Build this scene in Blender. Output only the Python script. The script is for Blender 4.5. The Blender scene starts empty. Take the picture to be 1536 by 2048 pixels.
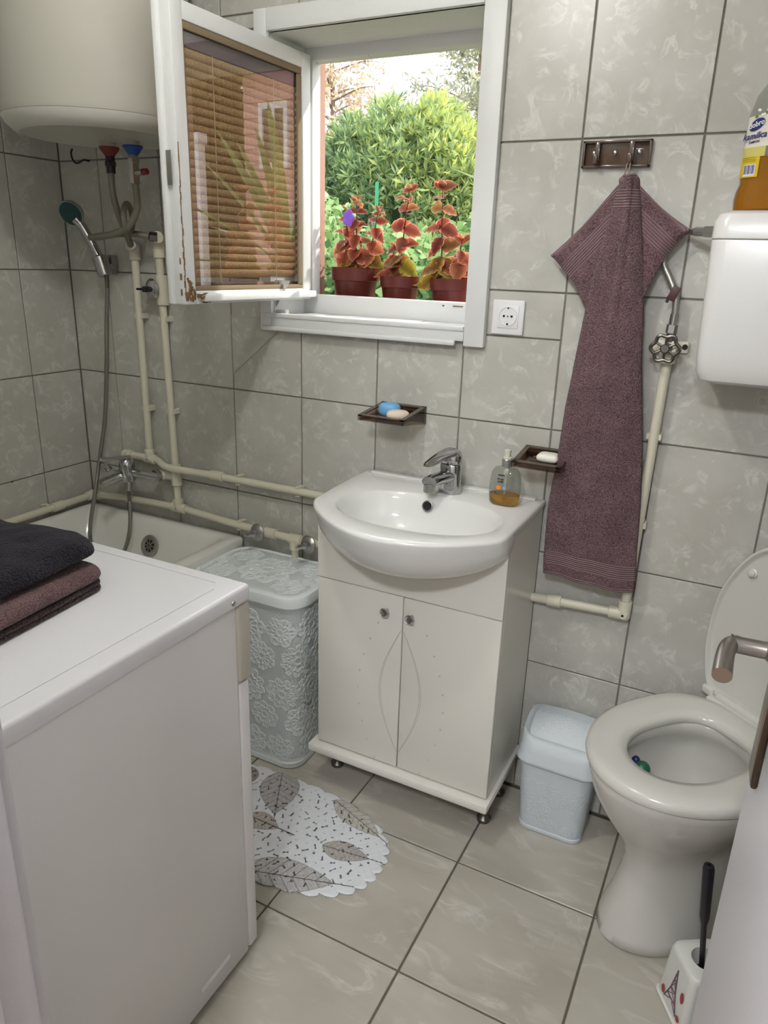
import bpy, bmesh, math, random
import numpy as np
from mathutils import Vector, Matrix, noise as mnoise

# ------------------------------------------------------------------ camera, sky, sun, lamps, exposure
scene = bpy.context.scene
COL = scene.collection
random.seed(7); np.random.seed(7)
PI = math.pi

CAM = Vector((2.0175, -1.7212, 1.4108))
YAW, PITCH, ROLL, FPX = -0.46664, -0.33093, 0.03225, 1458.14
cy_, sy_, cp_, sp_, cr_, sr_ = math.cos(YAW), math.sin(YAW), math.cos(PITCH), math.sin(PITCH), math.cos(ROLL), math.sin(ROLL)
fwd = Vector((sy_*cp_, cy_*cp_, sp_)); rt0 = Vector((cy_, -sy_, 0)); up0 = rt0.cross(fwd)
rt = rt0*cr_ + up0*sr_; upv = up0*cr_ - rt0*sr_
cd = bpy.data.cameras.new('camera'); cam = bpy.data.objects.new('camera', cd); COL.objects.link(cam)
cd.sensor_fit = 'HORIZONTAL'; cd.sensor_width = 36.0; cd.lens = 36.0*FPX/1536.0
cd.clip_start = 0.02; cd.clip_end = 300
cam.matrix_world = Matrix(((rt.x, upv.x, -fwd.x, CAM.x), (rt.y, upv.y, -fwd.y, CAM.y), (rt.z, upv.z, -fwd.z, CAM.z), (0, 0, 0, 1)))
scene.camera = cam

wd = bpy.data.worlds.new('sky'); scene.world = wd; wd.use_nodes = True
bg = wd.node_tree.nodes['Background']; bg.inputs[0].default_value = (0.92, 0.95, 1.0, 1); bg.inputs[1].default_value = 2.8

sd = bpy.data.lights.new('sun', 'SUN'); sun = bpy.data.objects.new('sun', sd); COL.objects.link(sun)
sd.energy = 3.6; sd.angle = 0.02; sd.color = (1.0, 0.95, 0.86)
sun.rotation_euler = Vector((-0.55, -0.62, -0.75)).to_track_quat('-Z', 'Y').to_euler()
sun.location = (8, 12, 12)

LAMP_POS = (1.30, -1.02, 2.25); LAMP_STRENGTH = 195.0
scene.view_settings.view_transform = 'Standard'; scene.view_settings.look = 'None'
scene.view_settings.exposure = 0.35; scene.view_settings.gamma = 1.0
scene.view_settings.use_curve_mapping = False

# ------------------------------------------------------------------ materials
def srgb(r, g, b):
    f = lambda c: (c/255/12.92) if c/255 <= 0.04045 else ((c/255+0.055)/1.055)**2.4
    return (f(r), f(g), f(b), 1)

def mat(name, col=(0.8, 0.8, 0.8, 1), rough=0.5, metal=0.0, spec=0.5, **kw):
    m = bpy.data.materials.new(name); m.use_nodes = True
    b = m.node_tree.nodes['Principled BSDF']
    b.inputs['Base Color'].default_value = col if len(col) == 4 else (*col, 1)
    b.inputs['Roughness'].default_value = rough; b.inputs['Metallic'].default_value = metal
    b.inputs['Specular IOR Level'].default_value = spec
    for k, v in kw.items(): b.inputs[k.replace('_', ' ')].default_value = v
    return m

def N(m, typ, **kw):
    n = m.node_tree.nodes.new(typ)
    for k, v in kw.items():
        if k in n.inputs: n.inputs[k].default_value = v
        else: setattr(n, k, v)
    return n
def LK(m, a, b): m.node_tree.links.new(a, b)
def BS(m): return m.node_tree.nodes['Principled BSDF']
def ramp(m, stops, interp='LINEAR'):
    r = N(m, 'ShaderNodeValToRGB'); cr = r.color_ramp; cr.interpolation = interp
    while len(cr.elements) > 1: cr.elements.remove(cr.elements[-1])
    cr.elements[0].position = stops[0][0]; cr.elements[0].color = stops[0][1]
    for p_, c_ in stops[1:]:
        e = cr.elements.new(p_); e.color = c_
    return r
def bump(m, src, strength=0.3, dist=0.002):
    b = N(m, 'ShaderNodeBump'); b.inputs['Strength'].default_value = strength; b.inputs['Distance'].default_value = dist
    LK(m, src, b.inputs['Height']); LK(m, b.outputs[0], BS(m).inputs['Normal']); return b

def g(v): return (v, v, v, 1)

def marble(name, base, dark, light, scale, stretch, rough):
    m = mat(name, base, rough, spec=0.5)
    tc = N(m, 'ShaderNodeTexCoord'); oi = N(m, 'ShaderNodeObjectInfo')
    off = N(m, 'ShaderNodeVectorMath', operation='SCALE'); cmb = N(m, 'ShaderNodeCombineXYZ')
    LK(m, oi.outputs['Random'], cmb.inputs[0]); LK(m, oi.outputs['Random'], cmb.inputs[1]); LK(m, oi.outputs['Random'], cmb.inputs[2])
    LK(m, cmb.outputs[0], off.inputs[0]); off.inputs['Scale'].default_value = 37.0
    mp = N(m, 'ShaderNodeMapping'); mp.inputs['Scale'].default_value = stretch
    mp.inputs['Rotation'].default_value = (0.25, 0.35, 0.3)
    LK(m, tc.outputs['Object'], mp.inputs[0])
    ad = N(m, 'ShaderNodeVectorMath', operation='ADD'); LK(m, mp.outputs[0], ad.inputs[0]); LK(m, off.outputs[0], ad.inputs[1])
    n1 = N(m, 'ShaderNodeTexNoise', Scale=scale, Detail=5.0, Roughness=0.55, Distortion=1.6)
    LK(m, ad.outputs[0], n1.inputs['Vector'])
    v1 = ramp(m, [(0.0, g(0)), (0.50, g(0)), (0.565, g(0.75)), (0.59, g(1)), (0.63, g(0.3)), (0.72, g(0)), (1, g(0))])
    LK(m, n1.outputs[0], v1.inputs[0])
    n2 = N(m, 'ShaderNodeTexNoise', Scale=scale*0.55, Detail=3.0, Roughness=0.5, Distortion=0.5)
    LK(m, ad.outputs[0], n2.inputs['Vector'])
    v2 = ramp(m, [(0.3, dark), (0.68, base)]); LK(m, n2.outputs[0], v2.inputs[0])
    n3 = N(m, 'ShaderNodeTexNoise', Scale=scale*1.3, Detail=2.0); LK(m, ad.outputs[0], n3.inputs['Vector'])
    v3 = ramp(m, [(0.42, g(0)), (0.62, g(0.8))]); LK(m, n3.outputs[0], v3.inputs[0])
    ml = N(m, 'ShaderNodeMath', operation='MULTIPLY'); LK(m, v1.outputs[0], ml.inputs[0]); LK(m, v3.outputs[0], ml.inputs[1])
    mx = N(m, 'ShaderNodeMixRGB'); LK(m, ml.outputs[0], mx.inputs[0]); LK(m, v2.outputs[0], mx.inputs[1]); mx.inputs[2].default_value = light
    LK(m, mx.outputs[0], BS(m).inputs['Base Color'])
    return m

M = {}
M['wall_tile'] = marble('glazed wall tile', srgb(189, 188, 180), srgb(177, 176, 167), srgb(211, 210, 203), 9.5, (1.9, 1.9, 0.6), 0.34)
M['floor_tile'] = marble('glazed floor tile', srgb(189, 184, 172), srgb(170, 164, 151), srgb(207, 203, 193), 8.0, (0.7, 1.7, 1.0), 0.3)
M['grout'] = mat('dark grout', srgb(126, 123, 115), 0.9, spec=0.2)
M['floor_grout'] = mat('brown grout', srgb(104, 98, 86), 0.9, spec=0.2)
M['plaster'] = mat('white plaster', srgb(214, 212, 206), 0.8)
M['hall_plaster'] = mat('hall plaster', srgb(200, 197, 196), 0.8)

def painted(name, col, chip=0.0, rough=0.45):
    m = mat(name, col, rough)
    tc = N(m, 'ShaderNodeTexCoord')
    n = N(m, 'ShaderNodeTexNoise', Scale=14.0, Detail=6.0, Roughness=0.65); LK(m, tc.outputs['Object'], n.inputs['Vector'])
    if chip > 0:
        r = ramp(m, [(0.0, srgb(96, 78, 54)), (0.27+chip*0.1, srgb(120, 100, 72)), (0.29+chip*0.1, col)])
        LK(m, n.outputs[0], r.inputs[0]); LK(m, r.outputs[0], BS(m).inputs['Base Color'])
    n2 = N(m, 'ShaderNodeTexNoise', Scale=45.0, Detail=3.0); LK(m, tc.outputs['Object'], n2.inputs['Vector'])
    bump(m, n2.outputs[0], 0.25, 0.003)
    return m
M['paint'] = painted('white oil paint', srgb(219, 221, 219), 0.0)
M['paint_old'] = painted('chipped white oil paint', srgb(216, 218, 216), 0.35)
M['putty'] = painted('weathered brown putty', srgb(128, 112, 88), 0.2, 0.9)
M['bare_wood'] = painted('rotten bare wood', srgb(118, 92, 58), 0.2, 0.9)
M['jamb_paint'] = painted('grey-white jamb paint', srgb(194, 191, 194), 0.0)
M['stucco'] = painted('pink-brown stucco', srgb(178, 142, 124), 0.2, 0.95)
M['pvc_pipe'] = mat('cream plastic pipe', srgb(212, 208, 188), 0.38)
M['chrome'] = mat('chrome', (0.50, 0.50, 0.51, 1), 0.12, 1.0)
M['chrome_dull'] = mat('dull chrome', (0.42, 0.41, 0.39, 1), 0.28, 1.0)
M['old_metal'] = mat('tarnished metal', (0.18, 0.17, 0.15, 1), 0.35, 1.0)
M['hose_metal'] = mat('grey metal hose', (0.34, 0.33, 0.30, 1), 0.35, 1.0)
M['grey_hose'] = mat('grey braided hose', srgb(128, 124, 112), 0.45, 0.35)
M['braid'] = mat('steel braid hose', (0.40, 0.39, 0.36, 1), 0.38, 0.9)
M['black'] = mat('black plastic', (0.012, 0.012, 0.014, 1), 0.4)
M['ceramic'] = mat('white ceramic', srgb(226, 226, 222), 0.08, spec=0.6)
M['toilet'] = mat('cream white ceramic', srgb(204, 202, 195), 0.1, spec=0.6)
M['seat'] = mat('white toilet seat plastic', srgb(212, 211, 203), 0.16)
M['cabinet'] = mat('cream lacquer', srgb(226, 223, 214), 0.2)
M['groove'] = mat('engraved groove', srgb(194, 189, 177), 0.5)
M['plinth'] = mat('white worn plinth board', srgb(226, 222, 214), 0.4)
M['enamel'] = mat('white enamel', srgb(226, 226, 228), 0.22)
M['enamel_side'] = mat('washer side panel enamel', srgb(222, 220, 218), 0.3)
M['washer_grey'] = mat('washer beige-grey plastic', srgb(186, 180, 166), 0.4)
M['boiler'] = mat('boiler cream enamel', srgb(182, 180, 168), 0.25)
M['boiler_cap'] = mat('boiler white plastic', srgb(200, 199, 189), 0.3)
M['tub'] = mat('tub enamel', srgb(226, 226, 219), 0.12)
M['red_plastic'] = mat('red plastic', srgb(120, 30, 28), 0.4)
M['blue_plastic'] = mat('blue plastic', srgb(30, 70, 150), 0.4)
M['blue_cap'] = mat('blue bottle cap', srgb(20, 84, 176), 0.4)
M['teal'] = mat('teal shower face', srgb(30, 72, 72), 0.5)
M['lace'] = mat('pale blue-white plastic', srgb(240, 247, 247), 0.42)
M['bin'] = mat('cool white plastic', srgb(206, 214, 218), 0.42)
M['cistern'] = mat('white cistern plastic', srgb(222, 222, 219), 0.25)
M['socket'] = mat('white socket plastic', srgb(228, 228, 228), 0.3)
M['dark'] = mat('dark hole', (0.01, 0.01, 0.01, 1), 0.8)
M['mark'] = mat('dark print', srgb(46, 46, 60), 0.6)
M['soap_blue'] = mat('blue soap', srgb(112, 170, 216), 0.55)
M['soap_cream'] = mat('cream soap', srgb(222, 210, 190), 0.55)
M['soap_white'] = mat('white soap', srgb(240, 238, 226), 0.5)
M['smoke_dark'] = mat('dark brown acrylic', srgb(84, 69, 60), 0.12)
M['pot'] = mat('dark red plastic pot', srgb(92, 36, 31), 0.35)
M['soil'] = mat('potting soil', srgb(58, 42, 30), 0.95)
M['bronze'] = mat('brushed nickel bronze', (0.36, 0.33, 0.30, 1), 0.3, 1.0)
M['bronze_dark'] = mat('dark bronze plate', (0.10, 0.075, 0.055, 1), 0.35, 0.9)
M['door'] = mat('white door paint', srgb(240, 240, 247), 0.35)
M['brush_black'] = mat('aubergine black plastic', srgb(26, 20, 30), 0.4)
M['holder'] = mat('white holder plastic', srgb(216, 216, 210), 0.35)
M['fresh_green'] = mat('green freshener', srgb(34, 96, 72), 0.3)
M['fresh_blue'] = mat('blue freshener', srgb(36, 52, 110), 0.3)
M['grass'] = mat('garden ground', srgb(92, 104, 58), 0.95)
M['bark'] = mat('tree bark', srgb(120, 100, 86), 0.9)
M['green_post'] = mat('green post', srgb(30, 140, 96), 0.6)
M['siding'] = mat('pink siding', srgb(214, 162, 152), 0.8)
M['white_frame'] = mat('white window frame', srgb(230, 226, 226), 0.5)
M['roof'] = mat('brown roof', srgb(118, 78, 66), 0.8)
M['dark_glass'] = mat('dark window glass', srgb(70, 60, 54), 0.1)
M['label_white'] = mat('label white', srgb(222, 218, 206), 0.45)
M['label_yellow'] = mat('label yellow', srgb(214, 186, 30), 0.45)
M['label_navy'] = mat('label navy', srgb(38, 46, 118), 0.45)
M['label_green'] = mat('label green', srgb(110, 128, 62), 0.5)
M['orange_print'] = mat('orange print', srgb(232, 138, 40), 0.5)
M['blue_print'] = mat('light blue print', srgb(120, 170, 225), 0.5)
M['red_print'] = mat('red print', srgb(158, 62, 66), 0.5)
M['mauve_print'] = mat('mauve print', srgb(110, 88, 96), 0.5)
M['pump'] = mat('translucent pump', srgb(206, 206, 190), 0.3)
M['cord'] = mat('blind cord', srgb(196, 178, 150), 0.7)
M['towel_hem'] = mat('towel loop', srgb(150, 124, 124), 0.9)

def thin_clear(name, tint, rough=0.03, ior=1.45):
    m = bpy.data.materials.new(name); m.use_nodes = True; nt = m.node_tree; nt.nodes.clear()
    o = nt.nodes.new('ShaderNodeOutputMaterial'); t = nt.nodes.new('ShaderNodeBsdfTransparent'); t.inputs[0].default_value = tint
    gl = nt.nodes.new('ShaderNodeBsdfGlossy'); gl.inputs['Roughness'].default_value = rough
    fr = nt.nodes.new('ShaderNodeFresnel'); fr.inputs[0].default_value = ior
    mx = nt.nodes.new('ShaderNodeMixShader')
    ge = nt.nodes.new('ShaderNodeNewGeometry'); iv = nt.nodes.new('ShaderNodeMath'); iv.operation = 'SUBTRACT'; iv.inputs[0].default_value = 1.0
    ml = nt.nodes.new('ShaderNodeMath'); ml.operation = 'MULTIPLY'; nt.links.new(ge.outputs['Backfacing'], iv.inputs[1]); nt.links.new(iv.outputs[0], ml.inputs[1]); nt.links.new(fr.outputs[0], ml.inputs[0])
    nt.links.new(ml.outputs[0], mx.inputs[0]); nt.links.new(t.outputs[0], mx.inputs[1]); nt.links.new(gl.outputs[0], mx.inputs[2]); nt.links.new(mx.outputs[0], o.inputs[0])
    return m
M['glass'] = thin_clear('window glass', (0.97, 0.97, 0.97, 1), 0.0, 2.4)
M['smoke'] = thin_clear('smoked brown acrylic', (0.66, 0.59, 0.54, 1), 0.05, 1.4)
M['clear'] = thin_clear('clear plastic', (0.80, 0.81, 0.79, 1), 0.04, 1.5)
M['amber'] = mat('amber liquid soap', srgb(222, 168, 60), 0.05, Transmission_Weight=0.9, IOR=1.33)
M['amber2'] = mat('orange shampoo liquid', srgb(238, 164, 44), 0.1, Transmission_Weight=0.65, IOR=1.33)

def emis(name, col, s):
    m = mat(name, col, 0.4); b = BS(m); b.inputs['Emission Color'].default_value = col; b.inputs['Emission Strength'].default_value = s; return m
M['bulb'] = emis('lamp bulb', (1.0, 0.99, 0.965, 1), LAMP_STRENGTH)
M['led'] = emis('red indicator', (1.0, 0.02, 0.08, 1), 2.0)

def leafmat(name, cols, trans=0.5, edge=None, rough=0.5):
    m = bpy.data.materials.new(name); m.use_nodes = True; nt = m.node_tree; nt.nodes.clear()
    o = nt.nodes.new('ShaderNodeOutputMaterial'); d = nt.nodes.new('ShaderNodeBsdfPrincipled'); t = nt.nodes.new('ShaderNodeBsdfTranslucent')
    d.inputs['Roughness'].default_value = rough; d.inputs['Specular IOR Level'].default_value = 0.3
    at = nt.nodes.new('ShaderNodeAttribute'); at.attribute_name = 'tone'
    r = nt.nodes.new('ShaderNodeValToRGB'); cr = r.color_ramp
    while len(cr.elements) > 1: cr.elements.remove(cr.elements[-1])
    cr.elements[0].position = 0; cr.elements[0].color = cols[0]
    for i, c in enumerate(cols[1:]):
        e = cr.elements.new((i+1)/(len(cols)-1)); e.color = c
    mx = nt.nodes.new('ShaderNodeMixShader'); mx.inputs[0].default_value = trans
    src = at.outputs['Fac']
    if edge is not None:
        oi = nt.nodes.new('ShaderNodeObjectInfo'); src = oi.outputs['Random']
        mc = nt.nodes.new('ShaderNodeMixRGB'); mc.inputs[2].default_value = edge
        rr = nt.nodes.new('ShaderNodeValToRGB'); rr.color_ramp.elements[0].position = 0.70; rr.color_ramp.elements[1].position = 0.97
        nt.links.new(at.outputs['Fac'], rr.inputs[0]); nt.links.new(rr.outputs[0], mc.inputs[0])
        dk = nt.nodes.new('ShaderNodeMixRGB'); dk.blend_type = 'MULTIPLY'; dk.inputs[0].default_value = 1.0
        r3 = nt.nodes.new('ShaderNodeValToRGB'); r3.color_ramp.elements[0].color = (0.55, 0.5, 0.5, 1); r3.color_ramp.elements[1].position = 0.35; nt.links.new(at.outputs['Fac'], r3.inputs[0])
        nt.links.new(r.outputs[0], dk.inputs[1]); nt.links.new(r3.outputs[0], dk.inputs[2])
        nt.links.new(dk.outputs[0], mc.inputs[1]); out = mc.outputs[0]
    else: out = r.outputs[0]
    nt.links.new(src, r.inputs[0])
    nt.links.new(out, d.inputs['Base Color']); nt.links.new(out, t.inputs[0])
    nt.links.new(d.outputs[0], mx.inputs[1]); nt.links.new(t.outputs[0], mx.inputs[2]); nt.links.new(mx.outputs[0], o.inputs[0])
    return m
M['coleus'] = leafmat('coleus leaf', [srgb(178, 90, 72), srgb(202, 122, 86), srgb(184, 96, 78), srgb(208, 138, 92), srgb(148, 76, 66), srgb(184, 146, 88)], 0.55, srgb(250, 200, 184))
M['coleus_old'] = leafmat('olive coleus leaf', [srgb(150, 128, 48), srgb(176, 112, 54), srgb(128, 122, 52), srgb(190, 176, 52)], 0.5, srgb(214, 190, 120))
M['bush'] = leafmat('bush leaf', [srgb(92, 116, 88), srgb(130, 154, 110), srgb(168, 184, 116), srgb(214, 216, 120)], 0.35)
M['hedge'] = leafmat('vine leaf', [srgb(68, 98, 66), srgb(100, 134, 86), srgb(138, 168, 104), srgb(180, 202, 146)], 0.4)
M['needles'] = leafmat('autumn foliage', [srgb(172, 158, 150), srgb(204, 182, 160), srgb(220, 204, 156)], 0.25)
M['needles2'] = leafmat('grey green foliage', [srgb(140, 144, 132), srgb(168, 170, 150), srgb(190, 186, 140)], 0.5)
M['blade'] = leafmat('sword leaf', [srgb(84, 112, 60), srgb(140, 164, 84)], 0.3)
M['stem'] = mat('purple stem', srgb(96, 44, 40), 0.6)
M['petal'] = mat('violet petal', srgb(140, 92, 214), 0.6)

def terry(name, c1, c2, band=None):
    m = mat(name, c1, 0.95, spec=0.1, Sheen_Weight=0.12, Sheen_Roughness=0.5)
    tc = N(m, 'ShaderNodeTexCoord')
    vo = N(m, 'ShaderNodeTexVoronoi', Scale=330.0); LK(m, tc.outputs['Object'], vo.inputs['Vector'])
    n2 = N(m, 'ShaderNodeTexNoise', Scale=22.0, Detail=3.0); LK(m, tc.outputs['Object'], n2.inputs['Vector'])
    r = ramp(m, [(0.0, c2), (0.55, c1), (1.0, tuple(x*0.55 for x in c1[:3])+(1,))]); LK(m, vo.outputs['Distance'], r.inputs[0])
    r2 = ramp(m, [(0.3, g(0.82)), (0.7, g(1.1))]); LK(m, n2.outputs[0], r2.inputs[0])
    mu = N(m, 'ShaderNodeMixRGB', blend_type='MULTIPLY'); mu.inputs[0].default_value = 1
    LK(m, r.outputs[0], mu.inputs[1]); LK(m, r2.outputs[0], mu.inputs[2])
    inv = N(m, 'ShaderNodeMath', operation='SUBTRACT'); inv.inputs[0].default_value = 1.0; LK(m, vo.outputs['Distance'], inv.inputs[1])
    hgt = inv.outputs[0]; colr = mu.outputs[0]
    if band is not None:
        at = N(m, 'ShaderNodeAttribute', attribute_name='hem')
        rb = ramp(m, [(0.0, g(1)), (0.10, g(1)), (0.11, g(0)), (0.30, g(0)), (0.32, g(1)), (0.66, g(1)), (0.68, g(0))], 'LINEAR')
        sc_ = N(m, 'ShaderNodeMath', operation='MULTIPLY'); sc_.inputs[1].default_value = 10.0; LK(m, at.outputs['Fac'], sc_.inputs[0])
        LK(m, sc_.outputs[0], rb.inputs[0])
        sn = N(m, 'ShaderNodeMath', operation='SINE'); s2 = N(m, 'ShaderNodeMath', operation='MULTIPLY'); s2.inputs[1].default_value = 2*PI/0.0052
        LK(m, at.outputs['Fac'], s2.inputs[0]); LK(m, s2.outputs[0], sn.inputs[0])
        rs = ramp(m, [(0.0, tuple(x*0.62 for x in band[:3])+(1,)), (0.75, band)])
        mr = N(m, 'ShaderNodeMapRange'); mr.inputs[1].default_value = -1; mr.inputs[2].default_value = 1; LK(m, sn.outputs[0], mr.inputs[0])
        LK(m, mr.outputs[0], rs.inputs[0])
        mxc = N(m, 'ShaderNodeMixRGB'); LK(m, rb.outputs[0], mxc.inputs[0]); LK(m, colr, mxc.inputs[1]); LK(m, rs.outputs[0], mxc.inputs[2]); colr = mxc.outputs[0]
        mxh = N(m, 'ShaderNodeMixRGB'); LK(m, rb.outputs[0], mxh.inputs[0]); LK(m, hgt, mxh.inputs[1]); LK(m, mr.outputs[0], mxh.inputs[2]); hgt = mxh.outputs[0]
    LK(m, colr, BS(m).inputs['Base Color'])
    bump(m, hgt, 0.9, 0.003)
    return m
M['terry_mauve'] = terry('mauve terry', srgb(108, 83, 87), srgb(146, 122, 124), srgb(140, 113, 116))
M['terry_fold'] = terry('folded mauve terry', srgb(104, 80, 80), srgb(138, 112, 110))
M['terry_dark'] = terry('charcoal terry', srgb(28, 26, 34), srgb(48, 45, 56))
M['terry_brown'] = terry('brown thin terry', srgb(76, 60, 62), srgb(100, 84, 84))

def slatmat():
    m = mat('wooden blind slat', srgb(186, 138, 84), 0.4)
    tc = N(m, 'ShaderNodeTexCoord'); mp = N(m, 'ShaderNodeMapping'); mp.inputs['Scale'].default_value = (30, 1.5, 30); LK(m, tc.outputs['Object'], mp.inputs[0])
    n = N(m, 'ShaderNodeTexNoise', Scale=6.0, Detail=3.0); LK(m, mp.outputs[0], n.inputs['Vector'])
    r = ramp(m, [(0.3, srgb(190, 152, 106)), (0.7, srgb(224, 192, 144))]); LK(m, n.outputs[0], r.inputs[0]); LK(m, r.outputs[0], BS(m).inputs['Base Color'])
    return m
M['slat'] = slatmat()

def printed(name, base):
    m = mat(name, base, 0.5)
    at = N(m, 'ShaderNodeAttribute', attribute_name='Col'); LK(m, at.outputs['Color'], BS(m).inputs['Base Color']); return m
M['mat_print'] = printed('printed bath mat', srgb(225, 228, 230))

# ------------------------------------------------------------------ object helpers
def worigin(o):
    v = Vector((0, 0, 0))
    while o is not None:
        v += o.location; o = o.parent
    return v

def link(name, me, parent=None, local=False):
    o = bpy.data.objects.new(name, me); COL.objects.link(o)
    if parent is not None:
        if me is not None and not local:
            w = worigin(parent); me.transform(Matrix.Translation(-w))
        o.parent = parent
    return o

def tag(o, label=None, cat=None, group=None, kind=None):
    if label: o['label'] = label
    if cat: o['category'] = cat
    if group: o['group'] = group
    if kind: o['kind'] = kind
    return o

def thing(name, label, cat, loc=(0, 0, 0), rot=(0, 0, 0), group=None):
    o = bpy.data.objects.new(name, None); COL.objects.link(o); o.location = loc; o.rotation_euler = rot
    o.empty_display_size = 0.05
    return tag(o, label, cat, group)

class MB:
    """collects verts and faces, world coordinates unless built local"""
    def __init__(s): s.v = []; s.f = []; s.att = {}
    def add(s, vs, fs):
        b = len(s.v); s.v.extend([tuple(x) for x in vs]); s.f.extend([tuple(i+b for i in f) for f in fs]); return s
    def box(s, c, d, rot=None, bev=0.0, seg=2):
        bm = bmesh.new(); bmesh.ops.create_cube(bm, size=1)
        bmesh.ops.scale(bm, vec=d, verts=bm.verts)
        if bev > 0:
            bmesh.ops.bevel(bm, geom=bm.edges[:], offset=min(bev, min(d)*0.49), segments=seg, affect='EDGES', profile=0.5)
        R = rot if rot is not None else Matrix.Identity(3)
        bm.verts.index_update()
        s.add([R @ v.co + Vector(c) for v in bm.verts], [[v.index for v in f.verts] for f in bm.faces]); bm.free(); return s
    def bx(s, a, b, bev=0.0, seg=2):
        a = Vector(a); b = Vector(b); return s.box((a+b)/2, [abs(x) for x in (b-a)], None, bev, seg)
    def loft(s, loops, cap0=True, cap1=True, closed=True):
        n = len(loops[0]); b = len(s.v)
        for L in loops: s.v.extend([tuple(p) for p in L])
        m = n if closed else n-1
        for k in range(len(loops)-1):
            for i in range(m):
                j = (i+1) % n
                s.f.append((b+k*n+i, b+k*n+j, b+(k+1)*n+j, b+(k+1)*n+i))
        if cap0: s.f.append(tuple(b+i for i in range(n-1, -1, -1)))
        if cap1: s.f.append(tuple(b+(len(loops)-1)*n+i for i in range(n)))
        return s
    def lathe(s, prof, o=(0, 0, 0), axis=(0, 0, 1), n=32, cap0=True, cap1=True):
        q = Vector((0, 0, 1)).rotation_difference(Vector(axis).normalized()).to_matrix(); o = Vector(o)
        return s.loft([[q @ Vector((r*math.cos(2*PI*i/n), r*math.sin(2*PI*i/n), h)) + o for i in range(n)] for r, h in prof], cap0, cap1)
    def cyl(s, a, b, r, n=20, bev=0.0):
        a = Vector(a); b = Vector(b); h = (b-a).length
        pr = [(r-bev, 0), (r, bev), (r, h-bev), (r-bev, h)] if bev > 0 else [(r, 0), (r, h)]
        return s.lathe(pr, a, b-a, n)
    def tube(s, pts, r, n=10, caps=True):
        pts = [Vector(p) for p in pts]; loops = []
        t0 = (pts[1]-pts[0]).normalized(); up = Vector((0, 0, 1)) if abs(t0.z) < 0.9 else Vector((1, 0, 0))
        u = t0.cross(up).normalized()
        for i, p in enumerate(pts):
            t = (pts[min(i+1, len(pts)-1)]-pts[max(i-1, 0)]).normalized()
            u = (u-t*u.dot(t)).normalized(); w = t.cross(u)
            rr = r(i) if callable(r) else r
            loops.append([p+u*(rr*math.cos(2*PI*k/n))+w*(rr*math.sin(2*PI*k/n)) for k in range(n)])
        return s.loft(loops, caps, caps)
    def sphere(s, c, r, n=20, m=12):
        rx = r if hasattr(r, '__len__') else (r, r, r)
        pr = [(math.sin(PI*k/m), -math.cos(PI*k/m)) for k in range(1, m)]
        loops = [[Vector((c[0]+rx[0]*a*math.cos(2*PI*i/n), c[1]+rx[1]*a*math.sin(2*PI*i/n), c[2]+rx[2]*h)) for i in range(n)] for a, h in pr]
        return s.loft(loops)
    def torus(s, c, R, r, axis=(0, 0, 1), n=32, m=10, a0=0, a1=2*PI):
        q = Vector((0, 0, 1)).rotation_difference(Vector(axis).normalized()).to_matrix(); full = abs(a1-a0-2*PI) < 1e-6
        pts = [q @ Vector((R*math.cos(a0+(a1-a0)*i/n), R*math.sin(a0+(a1-a0)*i/n), 0)) + Vector(c) for i in range(n+1)]
        return s.tube(pts, r, m)
    def build(s, name, m, parent=None, smooth=True, local=False, angle=35, sub=0):
        me = bpy.data.meshes.new(name); me.from_pydata(s.v, [], s.f); me.update()
        if smooth:
            me.polygons.foreach_set('use_smooth', [True]*len(me.polygons)); me.set_sharp_from_angle(angle=math.radians(angle))
        me.materials.append(m)
        bm = bmesh.new(); bm.from_mesh(me); bmesh.ops.recalc_face_normals(bm, faces=bm.faces); bm.to_mesh(me); bm.free()
        o = link(name, me, parent, local)
        if sub:
            md = o.modifiers.new('subsurf', 'SUBSURF'); md.levels = sub; md.render_levels = sub
        return o

def npmesh(name, V, F, m, parent=None, attrs=None, smooth=True, colors=None, local=False, angle=60):
    V = np.asarray(V, dtype=np.float32); F = np.asarray(F, dtype=np.int32); k = F.shape[1]
    me = bpy.data.meshes.new(name); me.vertices.add(len(V)); me.vertices.foreach_set('co', V.ravel())
    me.loops.add(F.size); me.loops.foreach_set('vertex_index', F.ravel()); me.polygons.add(len(F))
    me.polygons.foreach_set('loop_start', np.arange(0, F.size, k, dtype=np.int32))
    me.update(calc_edges=True); me.validate()
    if smooth:
        me.polygons.foreach_set('use_smooth', np.ones(len(me.polygons), dtype=bool)); me.set_sharp_from_angle(angle=math.radians(angle))
    if attrs:
        for kx, a in attrs.items():
            at = me.attributes.new(kx, 'FLOAT', 'POINT'); at.data.foreach_set('value', np.asarray(a, dtype=np.float32))
    if colors is not None:
        at = me.color_attributes.new('Col', 'FLOAT_COLOR', 'POINT'); at.data.foreach_set('color', np.asarray(colors, dtype=np.float32).ravel())
    me.materials.append(m)
    return link(name, me, parent, local)

def gridfaces(nu, nv, wrap=False, mask=None):
    I, J = np.meshgrid(np.arange(nu if wrap else nu-1), np.arange(nv-1), indexing='ij')
    I = I.ravel(); J = J.ravel()
    if mask is not None:
        k = mask[I, J]; I = I[k]; J = J[k]
    I2 = (I+1) % nu
    return np.stack([I*nv+J, I2*nv+J, I2*nv+J+1, I*nv+J+1], -1)

def catmull(pts, per=8):
    P = [Vector(p) for p in pts]; P = [P[0]*2-P[1]] + P + [P[-1]*2-P[-2]]; out = []
    for i in range(1, len(P)-2):
        for k in range(per):
            t = k/per; a, b, c, d = P[i-1], P[i], P[i+1], P[i+2]
            out.append(0.5*((2*b)+(c-a)*t+(2*a-5*b+4*c-d)*t*t+(3*b-a-3*c+d)*t**3))
    out.append(P[-2]); return out

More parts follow.
